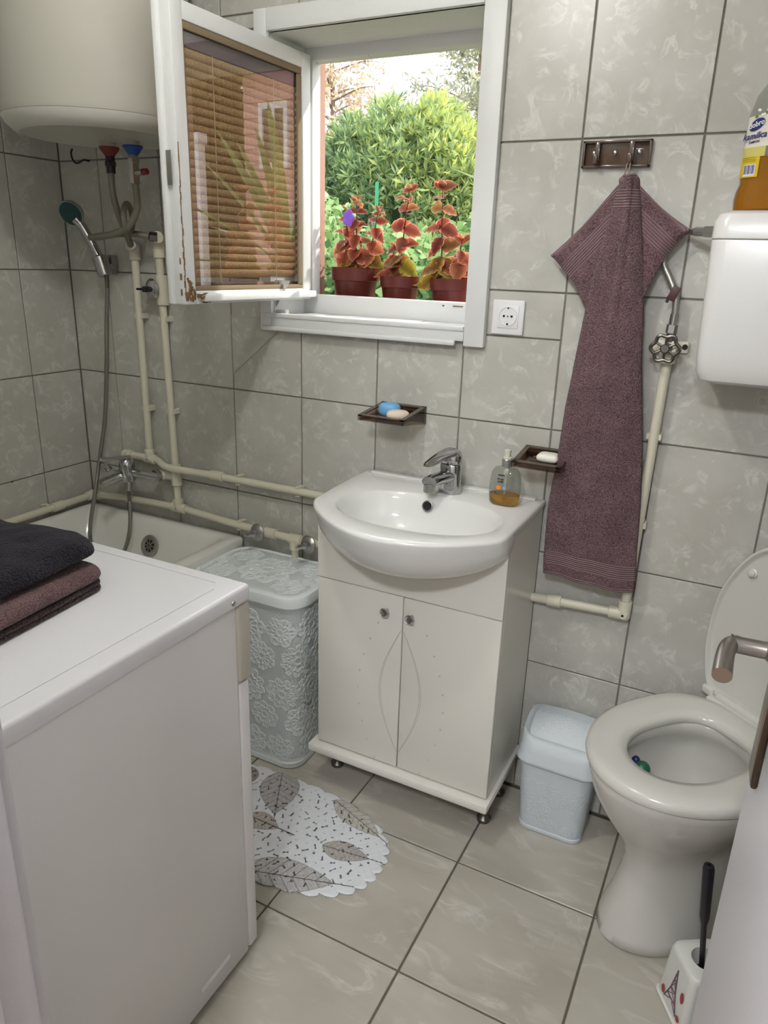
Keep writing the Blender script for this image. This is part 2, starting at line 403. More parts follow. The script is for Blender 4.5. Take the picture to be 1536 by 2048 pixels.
def rrect(cx, cy, hx, hy, r, n=64, z=0.0):
    """rounded rectangle loop with n points, even in angle per corner"""
    pts = []; k = n//4
    for q, (sx, sy) in enumerate([(1, 1), (-1, 1), (-1, -1), (1, -1)]):
        for i in range(k):
            a = PI/2*(q+i/(k-1))
            pts.append(Vector((cx+sx*(hx-r)+r*math.cos(a), cy+sy*(hy-r)+r*math.sin(a), z)))
    return pts

def resample(loop, n):
    L = [Vector(p) for p in loop]; L.append(L[0]); d = [0]
    for a, b in zip(L, L[1:]): d.append(d[-1]+(b-a).length)
    out = []; j = 0
    for i in range(n):
        t = d[-1]*i/n
        while d[j+1] < t: j += 1
        f = (t-d[j])/max(1e-9, d[j+1]-d[j]); out.append(L[j].lerp(L[j+1], f))
    return out

def textobj(txt, size, m, parent, mw, shear=0.0, ext=0.0003, bold=0.0):
    """flat lettering: a font curve turned into a mesh; mw places it (3x4 frame)"""
    cu = bpy.data.curves.new('lettering', 'FONT'); cu.body = txt; cu.size = size; cu.extrude = ext; cu.shear = shear; cu.offset = bold
    cu.align_x = 'CENTER'; cu.align_y = 'CENTER'; cu.resolution_u = 2
    to = bpy.data.objects.new('lettering', cu); COL.objects.link(to)
    dg = bpy.context.evaluated_depsgraph_get(); dg.update()
    me = bpy.data.meshes.new_from_object(to.evaluated_get(dg)); bpy.data.objects.remove(to); bpy.data.curves.remove(cu)
    me.materials.clear(); me.materials.append(m); me.name = 'lettering'
    me.transform(mw)
    return link('lettering', me, parent)

def frame(o, x, y, z):
    x, y, z = Vector(x).normalized(), Vector(y).normalized(), Vector(z).normalized()
    return Matrix(((x.x, y.x, z.x, o[0]), (x.y, y.y, z.y, o[1]), (x.z, y.z, z.z, o[2]), (0, 0, 0, 1)))

# ================================================================== THE ROOM
def struct(name, mb, m, smooth=False):
    o = mb.build(name, m, None, smooth); o['kind'] = 'structure'; return o

XR, YF, ZC = 2.42, -1.40, 2.36
WX0, WX1, WZ0, WZ1 = 0.775, 1.375, 1.245, 1.955           # masonry hole of the window
G = 0.0035
floor = struct('floor', MB().bx((-0.1, YF-0.12, -0.05), (XR+0.1, 0.25, -G)), M['floor_grout'])
struct('ceiling', MB().bx((-0.1, YF-0.12, ZC), (XR+0.1, 0.25, ZC+0.08)), M['plaster'])
wb = MB()
wb.bx((-0.1, G, 0), (WX0, 0.25, ZC)); wb.bx((WX1, G, 0), (XR+0.1, 0.25, ZC))
wb.bx((WX0, G, 0), (WX1, 0.25, WZ0)); wb.bx((WX0, G, WZ1), (WX1, 0.25, ZC))
wall_back = struct('wall_back', wb, M['grout'])
wall_left = struct('wall_left', MB().bx((-0.1, YF, 0), (-G, G, ZC)), M['grout'])
wall_right = struct('wall_right', MB().bx((XR, YF, 0), (XR+0.1, G, ZC)), M['wall_tile'])
wf = MB(); wf.bx((-0.1, YF-0.10, 0), (1.46, YF, ZC)); wf.bx((2.14, YF-0.10, 0), (XR+0.1, YF, ZC)); wf.bx((1.46, YF-0.10, 2.04), (2.14, YF, ZC))
wall_front = struct('wall_front', wf, M['plaster'])
hl = MB(); hl.bx((0.55, -3.2, -0.05), (3.1, YF-0.12, -0.004))
struct('floor_hall', hl, mat('hall floor laminate', srgb(150, 120, 92), 0.4))
hw = MB(); hw.bx((0.45, -3.2, 0), (0.55, YF-0.10, ZC)); hw.bx((3.1, -3.2, 0), (3.2, YF-0.10, ZC)); hw.bx((0.45, -3.3, 0), (3.2, -3.2, ZC))
struct('wall_hall', hw, M['hall_plaster'])
struct('ceiling_hall', MB().bx((0.45, -3.3, ZC), (3.2, YF-0.12, ZC+0.08)), M['hall_plaster'])

# ---- tiles: every tile an object, mesh shared between equal sizes
_tc = {}
def tile_mesh(poly, m, th, bev=0.0013):
    """poly: ccw list of 2-D points centred on 0; front face at +n, made as prism with chamfer"""
    key = (m.name, tuple((round(a, 4), round(b, 4)) for a, b in poly))
    if key in _tc: return _tc[key]
    n = len(poly); cx = sum(p[0] for p in poly)/n; cy = sum(p[1] for p in poly)/n
    def inset(d):
        out = []
        for i in range(n):
            a, b, c = [Vector(poly[j % n]) for j in (i-1, i, i+1)]
            e1 = (b-a).normalized(); e2 = (c-b).normalized(); n1 = Vector((-e1.y, e1.x)); n2 = Vector((-e2.y, e2.x))
            k = (n1+n2); k = k/max(0.3, (1+n1.dot(n2))); out.append(b+k*d)
        return out
    A = poly; B = inset(bev)
    vs = [(p[0], p[1], -th) for p in A]+[(p[0], p[1], -bev) for p in A]+[(p[0], p[1], 0) for p in B]
    fs = [tuple(range(2*n, 3*n))]
    for k in range(2):
        for i in range(n):
            j = (i+1) % n; fs.append((k*n+i, k*n+j, (k+1)*n+j, (k+1)*n+i))
    me = bpy.data.meshes.new('tile'); me.from_pydata(vs, [], fs); me.materials.append(m); me.update(); _tc[key] = me
    return me
def put_tile(parent, poly, m, org, ax, ay, az, th=0.006, jit=0.0004):
    cx = sum(p[0] for p in poly)/len(poly); cy = sum(p[1] for p in poly)/len(poly)
    me = tile_mesh([(a-cx, b-cy) for a, b in poly], m, th)
    o = bpy.data.objects.new('tile', me); COL.objects.link(o); o.parent = parent
    P = Vector(org)+Vector(ax)*cx+Vector(ay)*cy+Vector(az)*(random.uniform(-jit, jit))
    o.matrix_local = Matrix.Translation(-worigin(parent)) @ frame(P, ax, ay, az)
    return o
def rects_minus(r, h):
    x0, x1, z0, z1 = r; a0, a1, b0, b1 = h
    if x1 <= a0 or x0 >= a1 or z1 <= b0 or z0 >= b1: return [r]
    out = []
    if z0 < b0: out.append((x0, x1, z0, b0))
    if z1 > b1: out.append((x0, x1, b1, z1))
    lo, hi = max(z0, b0), min(z1, b1)
    if x0 < a0: out.append((x0, a0, lo, hi))
    if x1 > a1: out.append((a1, x1, lo, hi))
    return [q for q in out if q[1]-q[0] > 0.012 and q[3]-q[2] > 0.012]
gp = 0.0019
XS = [0.0005, 0.1604, 0.3994, 0.6383, 0.8773, 1.1162, 1.3552, 1.5941, 1.8366, 2.0747, 2.3136, XR-0.002]
ZS = [0.004, 0.0943, 0.4094, 0.7244, 1.0395, 1.3546, 1.6696, 1.9847, 2.2997, ZC-0.002]
for i in range(len(XS)-1):
    for j in range(len(ZS)-1):
        cells = rects_minus((XS[i], XS[i+1], ZS[j], ZS[j+1]), (WX0+0.005, WX1-0.005, WZ0+0.005, WZ1-0.005))
        for x0, x1, z0, z1 in cells:
            x0 += gp; x1 -= gp; z0 += gp; z1 -= gp
            polys = [[(x0, z0), (x1, z0), (x1, z1), (x0, z1)]]
            if i == 3 and j == 4:                     # the cracked tile below the window's left corner
                a, b = (x0, 1.085), (x0+0.20, z1)
                d = 0.0004
                polys = [[(x0, z0), (x1, z0), (x1, z1), (b[0]+d, z1), (x0, a[1]-d)], [(x0, a[1]+d), (b[0]-d, z1), (x0, z1)]]
            for pl in polys: put_tile(wall_back, pl, M['wall_tile'], (0, 0, 0), (1, 0, 0), (0, 0, 1), (0, -1, 0))
YS = [0.0, -0.1848] + [-0.1848-0.239*k for k in range(1, 6)]
YS = [y for y in YS if y > YF+0.02]+[YF+0.002]
for i in range(len(YS)-1):
    for j in range(len(ZS)-1):
        y1, y0 = YS[i]-gp, YS[i+1]+gp; z0, z1 = ZS[j]+gp, ZS[j+1]-gp
        put_tile(wall_left, [(-y1, z0), (-y0, z0), (-y0, z1), (-y1, z1)], M['wall_tile'], (0, 0, 0), (0, -1, 0), (0, 0, 1), (-(-1), 0, 0)) if False else \
        put_tile(wall_left, [(y0, z0), (y1, z0), (y1, z1), (y0, z1)], M['wall_tile'], (0, 0, 0), (0, 1, 0), (0, 0, 1), (1, 0, 0))
FX = [0.004, 0.2142, 0.5505, 0.8868, 1.2232, 1.5595, 1.8958, 2.2321, XR-0.002]
FY = [-0.004, -0.3405, -0.6768, -1.0131, -1.3495, YF-0.11]
for i in range(len(FX)-1):
    for j in range(len(FY)-1):
        x0, x1, y1, y0 = FX[i]+0.0024, FX[i+1]-0.0024, FY[j]-0.0024, FY[j+1]+0.0024
        put_tile(floor, [(x0, y0), (x1, y0), (x1, y1), (x0, y1)], M['floor_tile'], (0, 0, 0), (1, 0, 0), (0, 1, 0), (0, 0, 1))
# the two drilled spots on the left wall's joint line
for y, z in ((-0.305, 0.735), (-0.225, 0.733)):
    pass

# ================================================================== WINDOW
CX0, CX1, CZ0, CZ1 = 0.757, 1.413, 1.221, 1.985
IX0, IX1, IZ0, IZ1 = 0.795, 1.361, 1.262, 1.936
win = MB().bx((CX0, -0.022, CZ0), (IX0, 0.0, CZ1), 0.003).build('window_1', M['paint'], None, True); win['kind'] = 'structure'
MB().bx((IX1, -0.022, CZ0), (CX1, 0.0, CZ1), 0.003).build('casing', M['paint'], win)
MB().bx((IX0, -0.022, IZ1), (IX1, 0.0, CZ1), 0.003).build('casing', M['paint'], win)
cb = MB().bx((IX0, -0.022, 1.232), (IX1, 0.0, 1.266), 0.003); cb.bx((CX0+0.01, -0.030, 1.221), (IX1-0.02, -0.018, 1.234), 0.004); cb.bx((IX0-0.02, -0.026, 1.256), (IX1, -0.01, 1.268), 0.003)
cb.build('casing', M['paint_old'], win)
ln = MB(); ln.bx((WX0, -0.01, WZ0), (IX0, 0.15, WZ1)); ln.build('reveal_lining', M['paint'], win, False)
MB().bx((IX1, -0.01, WZ0), (WX1, 0.15, WZ1)).build('reveal_lining', M['paint'], win, False)
MB().bx((IX0, -0.01, IZ1), (IX1, 0.15, WZ1)).build('reveal_lining', M['paint'], win, False)
sx = [IX0, 0.835, 0.90, 0.965, 1.07, 1.19, IX1]
for a, b in zip(sx, sx[1:]):
    MB().bx((a+0.0008, -0.006, WZ0), (b-0.0008, 0.145, IZ0+random.uniform(-0.0012, 0.0012)), 0.0015).build('sill_board', M['paint_old'], win)
MB().bx((IX0, 0.003, IZ0), (IX0+0.03, 0.02, IZ0+0.014), 0.002).build('sill_stop', M['paint_old'], win)
# outer fixed frame
MB().bx((0.79, 0.15, 1.25), (0.8205, 0.19, 1.955), 0.003).build('frame_post', M['paint'], win)
MB().bx((1.335, 0.15, 1.25), (1.375, 0.19, 1.955), 0.003).build('frame_post', M['paint'], win)
MB().bx((0.80, 0.148, 1.906), (1.36, 0.19, 1.955), 0.003).build('frame_head', M['paint_old'], win)
MB().bx((0.79, 0.147, 1.25), (1.37, 0.19, 1.314), 0.004).build('frame_rail', M['paint'], win)
MB().bx((1.232, 0.143, 1.303), (1.236, 0.15, 1.306)).bx((1.262, 0.1445, 1.3035), (1.29, 0.149, 1.3055)).build('paint_chip', M['bare_wood'], win)
MB().bx((0.775, 0.19, 1.25), (0.7985, 0.25, 1.955)).build('outer_reveal', M['stucco'], win, False)
MB().bx((1.36, 0.19, 1.25), (1.375, 0.25, 1.955)).build('outer_reveal', M['stucco'], win, False)
MB().bx((0.70, 0.19, 1.236), (1.45, 0.38, 1.262), 0.004).build('outer_ledge', M['stucco'], win)
# opened sash: local x runs from the hinge to the free edge, local y is the sash's outdoor face
HX, HY = 0.8285, 0.128
sa = math.radians(-92.0)
sash = bpy.data.objects.new('sash', None); COL.objects.link(sash); sash.parent = win; sash.location = Vector((HX, HY, 0))-worigin(win); sash.rotation_euler = (0, 0, sa)
SL, SZ0, SZ1, ST = 0.505, 1.302, 1.914, 0.034
def sp(name, a, b, m, bev=0.003):
    return MB().bx(a, b, bev).build(name, m, sash, True, local=True)
# local: +x = along -y world, +y = +x world (outdoor face)
sp('stile', (0, -ST, SZ0), (0.036, 0, SZ1), M['paint'])
sp('stile', (SL-0.036, -ST, SZ0), (SL, 0, SZ1), M['paint_old'])
sp('rail', (0.036, -ST, SZ1-0.036), (SL-0.036, -0.0005, SZ1), M['paint'])
sp('rail', (0.036, -ST, SZ0), (SL-0.036, -0.0005, SZ0+0.03), M['paint'])
wbar = MB().bx((0.0, -0.004, SZ0+0.006), (SL-0.05, 0.02, SZ0+0.024), 0.004); wbar.build('weather_bar', M['paint'], sash, True, local=True)
sp('free_edge_lip', (SL-0.012, -ST-0.012, SZ0), (SL+0.008, -ST+0.003, SZ1), M['paint'])
gx0, gx1, gz0, gz1 = 0.036, SL-0.036, SZ0+0.03, SZ1-0.036
pb = MB(); w_ = 0.011
for a, b in (((gx0, gz0), (gx1, gz0+w_)), ((gx0, gz1-w_*1.4), (gx1, gz1)), ((gx0, gz0+w_), (gx0+w_*1.7, gz1-w_*1.4)), ((gx1-w_*0.5, gz0+w_), (gx1, gz1-w_))):
    pb.bx((a[0], -0.010, a[1]), (b[0], -0.003, b[1]), 0.003)
pb.build('putty', M['putty'], sash, True, local=True)
MB().bx((gx0, -0.0125, gz0), (gx1, -0.0105, gz1)).build('glass_pane', M['glass'], sash, False, local=True)
rw = MB()
for k in range(14):
    rw.box((SL-0.018+random.uniform(-0.016, 0.016), 0.0005, SZ0+0.012+random.uniform(0, 0.05)*random.random()), (random.uniform(0.004, 0.012), 0.003, random.uniform(0.006, 0.02)), Matrix.Rotation(random.uniform(-.5, .5), 3, 'Y'), 0.001, 1)
for k in range(9):
    rw.box((SL-0.002+random.uniform(-0.003, 0.003), random.uniform(-0.012, 0.0), SZ0+0.01+k*0.017), (0.002, random.uniform(0.002, 0.006), 0.014), None, 0.0005, 1)
for k in range(26):
    rw.box((SL-0.0015+random.uniform(-0.0015, 0.001), 0.0006, SZ0+0.02+k*0.0125), (random.uniform(0.0015, 0.005)*(1.2-k/40), 0.0022, 0.015), None, 0.0005, 1)
for k in range(10):
    rw.box((SL-0.05+random.uniform(-0.02, 0.01), 0.006+random.uniform(-0.004, 0.010), SZ0+0.012+random.uniform(-0.006, 0.010)), (random.uniform(0.006, 0.014), random.uniform(0.004, 0.010), random.uniform(0.004, 0.010)), Matrix.Rotation(random.uniform(-.6, .6), 3, 'Y'), 0.001, 1)
rw.build('rotten_wood', M['bare_wood'], sash, True, local=True)
hk = MB().bx((SL+0.0075, -0.026, 1.555), (SL+0.0095, -0.012, 1.625), 0.0008); hk.build('latch_plate', M['chrome_dull'], sash, True, local=True)

# venetian blind hanging on the indoor side of the sash
bl = thing('window_blind', 'honey-brown venetian blind inside the glazed open window sash', 'blind', (HX, HY, 0), (0, 0, sa))
bx0, bx1 = 0.0385, SL-0.0385; bt, bb = SZ1-0.080, SZ0+0.052
by = -0.0245
MB().bx((bx0, by-0.0085, bt), (bx1, by+0.0095, bt+0.043), 0.002).build('headrail', mat('mauve-brown headrail', srgb(112, 96, 102), 0.5), bl, True, local=True)
ns = 26; pitch = (bt-bb-0.01)/ns
sv = MB(); na = 7
for s_ in (1, -1): pass
arc = [(-0.0125+0.025*k/(na-1), 0.0022*(1-((k/(na-1))*2-1)**2)) for k in range(na)]
ca, sa_ = math.cos(math.radians(50)), math.sin(math.radians(50))
lo = []
for xx in (bx0, bx1):
    lo.append([Vector((xx, -(u*ca-h*sa_), -(u*sa_+h*ca))) for u, h in arc]+[Vector((xx, -(u*ca-(h-0.0006)*sa_), -(u*sa_+(h-0.0006)*ca))) for u, h in reversed(arc)])
sv.loft(lo)
slat0 = None
for k in range(ns):
    z = bt-0.012-k*pitch
    if slat0 is None:
        slat0 = sv.build('slat', M['slat'], bl, True, local=True); o = slat0
    else:
        o = slat0.copy(); COL.objects.link(o); o.parent = bl
    o.location = (0, by, z)
MB().bx((bx0, by-0.008, bb-0.016), (bx1, by+0.008, bb-0.004), 0.002).build('bottom_rail', mat('dark bottom rail', srgb(92, 70, 50), 0.5), bl, True, local=True)
for f_ in (0.24, 0.76):
    xx = bx0+(bx1-bx0)*f_
    MB().tube([(xx, by+0.0095, bt), (xx+0.001, by+0.0100, (bt+bb)/2), (xx, by+0.0095, bb-0.005)], 0.0009, 6).build('cord', M['cord'], bl, True, local=True)

# ================================================================== DOOR and jamb
jb = MB(); jb.bx((1.46, YF-0.125, 0), (1.497, YF-0.004, 2.04), 0.004); jb.bx((1.497, YF-0.125, 0), (1.509, YF-0.045, 2.04), 0.003)
jo = jb.build('trim_1', M['jamb_paint']); jo['kind'] = 'structure'
MB().bx((1.40, YF-0.001, 0), (1.478, YF+0.017, 2.10), 0.005).build('architrave', M['jamb_paint'], jo)
jb = MB(); jb.bx((2.128, YF-0.125, 0), (2.16, YF+0.004, 2.04), 0.004)
jo2 = jb.build('trim_2', M['jamb_paint']); jo2['kind'] = 'structure'
DX, DY = 2.127, YF-0.02                               # hinge
ex, ey = 2.0895, -0.86                                # free edge, face side
dl = math.hypot(ex-DX, ey-DY); da = math.atan2(ey-DY, ex-DX)
door = bpy.data.objects.new('door_1', None); COL.objects.link(door); door.location = (DX, DY, 0); door.rotation_euler = (0, 0, da); door['kind'] = 'structure'
# local x runs from hinge to free edge, local +y is the face seen
MB().bx((0.004, -0.04, 0.012), (dl, 0, 2.02), 0.003).build('door_panel', M['door'], door, True, local=True)
dh = MB().bx((dl-0.074, 0.0, 0.868), (dl-0.036, 0.007, 1.095), 0.003)
hp = dh.build('handle_plate', M['bronze_dark'], door, True, local=True)
MB().bx((dl-0.069, 0.006, 0.876), (dl-0.041, 0.0085, 1.087), 0.001).build('plate_inlay', M['bronze'], hp, True, local=True)
hx = dl-0.055
MB().lathe([(0.0125, 0), (0.0125, 0.008), (0.0095, 0.012), (0.0092, 0.044), (0.011, 0.047)], (hx, 0.007, 1.03), (0, 1, 0), 24).build('handle_spindle', M['bronze'], door, True, local=True)
lv = MB()
pth = catmull([(hx+0.006, 0.046, 1.03), (hx-0.004, 0.054, 1.0305), (hx-0.020, 0.058, 1.029), (hx-0.042, 0.060, 1.025), (hx-0.060, 0.061, 1.021)], 8)
lp = []
for i, p in enumerate(pth):
    t = i/(len(pth)-1); rv = 0.0078+0.0022*t; rh = 0.0085+0.0015*t
    tg = (pth[min(i+1, len(pth)-1)]-pth[max(i-1, 0)]).normalized(); w = Vector((0, 1, 0)); w = (w-tg*w.dot(tg)).normalized(); u = w.cross(tg)
    lp.append([p+w*rh*math.cos(a*2*PI/24)+u*rv*math.sin(a*2*PI/24) for a in range(24)])
lv.loft(lp); lv.build('handle_lever', M['bronze'], door, True, local=True)

# ================================================================== LAMP
lt = thing('ceiling_lamp', 'round bulb hanging on a short cord from the ceiling', 'lamp', LAMP_POS)
MB().sphere(LAMP_POS, 0.045, 24, 14).build('bulb', M['bulb'], lt)
MB().lathe([(0.02, 0.045), (0.02, 0.075), (0.008, 0.085), (0.004, 0.085), (0.004, ZC-LAMP_POS[2]-0.02), (0.045, ZC-LAMP_POS[2]-0.018), (0.045, ZC-LAMP_POS[2])], LAMP_POS).build('lamp_holder', M['socket'], lt)
# ================================================================== WATER HEATER
HC = (0.455, -0.25)
wh = thing('water_heater', 'large cream electric water heater hanging high in the left corner', 'water heater', (HC[0], HC[1], 1.69))
MB().lathe([(0.0, 1.712), (0.222, 1.712), (0.225, 1.718), (0.225, 2.30), (0.19, 2.335), (0.0, 2.335)], (HC[0], HC[1], 0), n=96, cap0=False, cap1=False).build('tank', M['boiler'], wh)
MB().lathe([(0.0, 1.688), (0.170, 1.686), (0.186, 1.679), (0.202, 1.684), (0.218, 1.699), (0.2235, 1.711), (0.0, 1.7115)], (HC[0], HC[1], 0), n=96, cap0=False, cap1=False).build('bottom_cap', M['boiler_cap'], wh)
IN1, IN2 = (0.372, -0.15), (0.458, -0.152)
for (x, y), m, nm in ((IN1, 'red_plastic', 'hot_collar'), (IN2, 'blue_plastic', 'cold_collar')):
    MB().cyl((x, y, 1.672), (x, y, 1.70), 0.017, 20).build('pipe_stub', M['boiler_cap'], wh)
    MB().lathe([(0.011, 0), (0.014, 0.003), (0.026, 0.019), (0.026, 0.023), (0.011, 0.023)], (x, y, 1.653), n=28).build(nm, M[m], wh)
MB().sphere((0.335, -0.405, 1.688), (0.012, 0.006, 0.003), 12, 8).build('indicator_light', M['led'], wh)
MB().sphere((0.365, -0.385, 1.688), (0.003, 0.003, 0.002), 10, 6).build('bottom_screw', M['dark'], wh)
bd = math.radians(233)
nx_, ny_ = math.cos(bd), math.sin(bd)
bm_ = MB(); L_ = []
for (rr, hz) in ((0.2252, 0.0085), (0.2275, 0.0075)):
    L_.append([Vector((HC[0]+rr*math.cos(bd+a), HC[1]+rr*math.sin(bd+a), 1.738+z)) for a, z in ((-.075, -hz), (-.03, -hz), (.03, -hz), (.075, -hz), (.085, 0), (.075, hz), (.03, hz), (-.03, hz), (-.075, hz), (-.085, 0))])
bm_.loft(L_); bg_ = bm_.build('badge', mat('badge silver', srgb(186, 188, 200), 0.35), wh)
mk = MB()
for k in range(6):
    a = bd-0.055+k*0.014
    mk.box((HC[0]+0.2277*math.cos(a), HC[1]+0.2277*math.sin(a), 1.737), (0.0008, 0.0022, 0.006+0.002*(k % 2)), Matrix.Rotation(a, 3, 'Z'))
mk.build('badge_mark', M['mark'], bg_, False)
# safety valve on the cold inlet
x, y = IN2
sv_ = MB().cyl((x, y, 1.640), (x, y, 1.655), 0.011, 18).cyl((x, y, 1.585), (x, y, 1.640), 0.0125, 6).lathe([(0.012, 0), (0.015, 0.004), (0.015, 0.014), (0.012, 0.018)], (x, y, 1.634), n=6)
sv_.cyl((x+0.008, y, 1.611), (x+0.03, y, 1.613), 0.0085, 14)
so = sv_.build('safety_valve', M['chrome_dull'], wh)
MB().cyl((x+0.03, y, 1.613), (x+0.046, y, 1.614), 0.008, 14, 0.002).build('red_cap', M['red_plastic'], so)
x, y = IN1
MB().cyl((x, y, 1.612), (x, y, 1.655), 0.012, 14).lathe([(0.0125, 0), (0.0145, 0.003), (0.0145, 0.012), (0.0125, 0.015)], (x, y, 1.628), n=6).build('black_fitting', M['black'], wh)
# flexible hoses
h1 = thing('flexible_hose', 'grey flexible hose dropping straight from the red collar of the water heater', 'hose', (IN1[0], IN1[1], 1.61))
MB().tube(catmull([(IN1[0], IN1[1], 1.625), (0.372, -0.15, 1.56), (0.370, -0.13, 1.50), (0.362, -0.10, 1.455), (0.345, -0.075, 1.437), (0.325, -0.055, 1.434)], 10), 0.0088, 12).build('hose', M['grey_hose'], h1)
MB().cyl((0.333, -0.058, 1.434), (0.318, -0.042, 1.434), 0.0115, 12).build('hose_nut', M['chrome_dull'], h1)
h2 = thing('flexible_hose', 'grey flexible hose looping down from the blue collar to the cream riser pipe', 'hose', (IN2[0], IN2[1], 1.59))
pts = catmull([(0.458, -0.152, 1.59), (0.458, -0.15, 1.555), (0.448, -0.142, 1.525), (0.41, -0.135, 1.485), (0.35, -0.13, 1.462), (0.27, -0.125, 1.452), (0.238, -0.12, 1.450), (0.262, -0.112, 1.4525), (0.33, -0.10, 1.462), (0.385, -0.085, 1.462), (0.415, -0.070, 1.457)], 10)
MB().tube(pts, 0.0092, 12).build('hose', M['grey_hose'], h2)
MB().torus((0.385, -0.115, 1.503), 0.036, 0.0082, (0.85, 0.45, 0.0), 40, 10).build('hose_coil', M['grey_hose'], h2)
MB().cyl((0.415, -0.070, 1.457), (0.430, -0.055, 1.456), 0.0135, 6).build('hose_nut', M['old_metal'], h2)
bk = thing('wall_hook', 'small black curled hook screwed into the tile joint beside the shower', 'hook', (0.117, 0, 1.665))
MB().tube(catmull([(0.128, 0.002, 1.667), (0.124, -0.016, 1.668), (0.112, -0.022, 1.661), (0.098, -0.024, 1.660), (0.088, -0.026, 1.672), (0.087, -0.027, 1.688), (0.094, -0.028, 1.697)], 6), 0.0028, 8).build('hook', M['black'], bk)

# ================================================================== SUPPLY PIPES
RP = 0.0112
def clip_at(mbp, p, ax, r=RP):
    """pipe clip: a block on the wall with two ears"""
    p = Vector(p)
    if ax == 'x': mbp.box((p.x, -0.008, p.z), (0.016, 0.016, r*2.4), None, 0.001, 1).box((p.x, -0.022, p.z+r+0.002), (0.014, 0.022, 0.005), None, 0.001, 1).box((p.x, -0.022, p.z-r-0.002), (0.014, 0.022, 0.005), None, 0.001, 1)
    if ax == 'z': mbp.box((p.x, -0.008, p.z), (r*2.4, 0.016, 0.016), None, 0.001, 1).box((p.x+r+0.002, -0.02, p.z), (0.006, 0.024, 0.014), None, 0.001, 1).box((p.x-r-0.002, -0.02, p.z), (0.006, 0.024, 0.014), None, 0.001, 1)
    return mbp
def fitting(pts, r, col=M['pvc_pipe'], name='fitting', parent=None):
    mb = MB()
    for a, b in pts: mb.cyl(a, b, r, 18, 0.0015)
    return mb.build(name, col, parent)
YP = -0.026
pa = thing('water_pipe', 'cream upper water pipe along the back wall with its riser to the left hose', 'pipe', (0.215, YP, 0.78))
MB().tube(catmull([(0.213, YP, 0.7835), (0.30, YP, 0.785), (0.345, YP, 0.781), (0.385, YP-0.018, 0.775), (0.43, YP-0.022, 0.773), (0.50, YP-0.008, 0.770), (0.56, YP, 0.7685)], 6)+[Vector((1.06, YP, 0.770))], RP, 16).build('pipe', M['pvc_pipe'], pa)
MB().cyl((0.3095, YP, 0.785), (0.3095, YP, 1.432), RP, 16).build('riser', M['pvc_pipe'], pa)
fitting([((0.290, YP, 0.7845), (0.332, YP, 0.783)), ((0.3095, YP, 0.778), (0.3095, YP, 0.815))], 0.0160, name='tee', parent=pa)
fitting([((0.196, YP, 0.783), (0.232, YP, 0.7838)), ((0.213, YP, 0.795), (0.213, YP, 0.752))], 0.0160, name='elbow', parent=pa)
fitting([((0.560, YP, 0.7685), (0.607, YP, 0.7688))], 0.0155, name='coupling', parent=pa)
fitting([((0.3095, YP, 1.392), (0.3095, YP, 1.438)), ((0.3095, YP, 1.430), (0.316, YP-0.022, 1.434))], 0.0165, name='elbow', parent=pa)
fitting([((0.213, YP, 0.765), (0.213, YP-0.03, 0.742))], 0.0150, name='tap_socket', parent=pa)
for x in (0.665, 0.882): clip_at(MB(), (x, YP, 0.769), 'x').build('pipe_clip', M['pvc_pipe'], pa)
for z in (1.232, 0.948): clip_at(MB(), (0.3095, YP, z), 'z').build('pipe_clip', M['pvc_pipe'], pa)
pb_ = thing('water_pipe', 'cream lower water pipe running round the corner above the tub rim', 'pipe', (0.42, YP, 0.63))
MB().tube([(0.026, -1.30, 0.605), (0.026, -0.026, 0.6125), (0.0262, -0.0258, 0.6125)], RP, 16).build('pipe', M['pvc_pipe'], pb_)
MB().tube([(0.026, YP, 0.6135), (0.19, YP, 0.630), (0.423, YP, 0.6365), (0.66, YP, 0.623), (0.87, YP, 0.618), (1.06, YP, 0.620)], RP, 16).build('pipe', M['pvc_pipe'], pb_)
MB().cyl((0.418, YP, 0.636), (0.4035, YP, 1.452), RP, 16).build('riser', M['pvc_pipe'], pb_)
MB().cyl((0.8685, YP, 0.618), (0.8685, YP, 0.45), RP*0.95, 14).build('drop_pipe', M['pvc_pipe'], pb_)
fitting([((0.018, -0.026, 0.6125), (0.062, -0.026, 0.6165)), ((0.026, -0.018, 0.6125), (0.026, -0.05, 0.6125))], 0.0160, name='elbow', parent=pb_)
fitting([((0.026, -0.150, 0.6118), (0.026, -0.190, 0.6115))], 0.0155, name='coupling', parent=pb_)
fitting([((0.392, YP, 0.6365), (0.45, YP, 0.635)), ((0.4185, YP, 0.63), (0.4182, YP, 0.665))], 0.0160, name='tee', parent=pb_)
fitting([((0.4175, YP, 0.712), (0.4165, YP, 0.782)), ((0.4165, YP, 0.742), (0.375, YP, 0.742))], 0.0165, name='tee', parent=pb_)
fitting([((0.384, YP, 0.742), (0.372, YP, 0.742)), ((0.378, YP, 0.742), (0.35, YP-0.028, 0.742))], 0.0165, name='tap_socket', parent=pb_)
fitting([((0.85, YP, 0.6182), (0.893, YP, 0.618)), ((0.8685, YP, 0.618), (0.8685, YP, 0.585))], 0.0160, name='tee', parent=pb_)
fitting([((0.762, YP, 0.6205), (0.80, YP, 0.620))], 0.0155, name='coupling', parent=pb_)
fitting([((0.4095, YP, 1.268), (0.4075, YP, 1.352))], 0.0175, name='valve_body', parent=pb_)
fitting([((0.4048, YP, 1.400), (0.404, YP, 1.462)), ((0.404, YP, 1.456), (0.432, YP-0.03, 1.456))], 0.0165, name='elbow', parent=pb_)
for x, z in ((0.664, 0.623), (0.194, 0.630)): clip_at(MB(), (x, YP, z), 'x').build('pipe_clip', M['pvc_pipe'], pb_)
for z in (1.228, 0.950): clip_at(MB(), (0.4035+0.0145*(1.452-z)/0.816, YP, z), 'z').build('pipe_clip', M['pvc_pipe'], pb_)
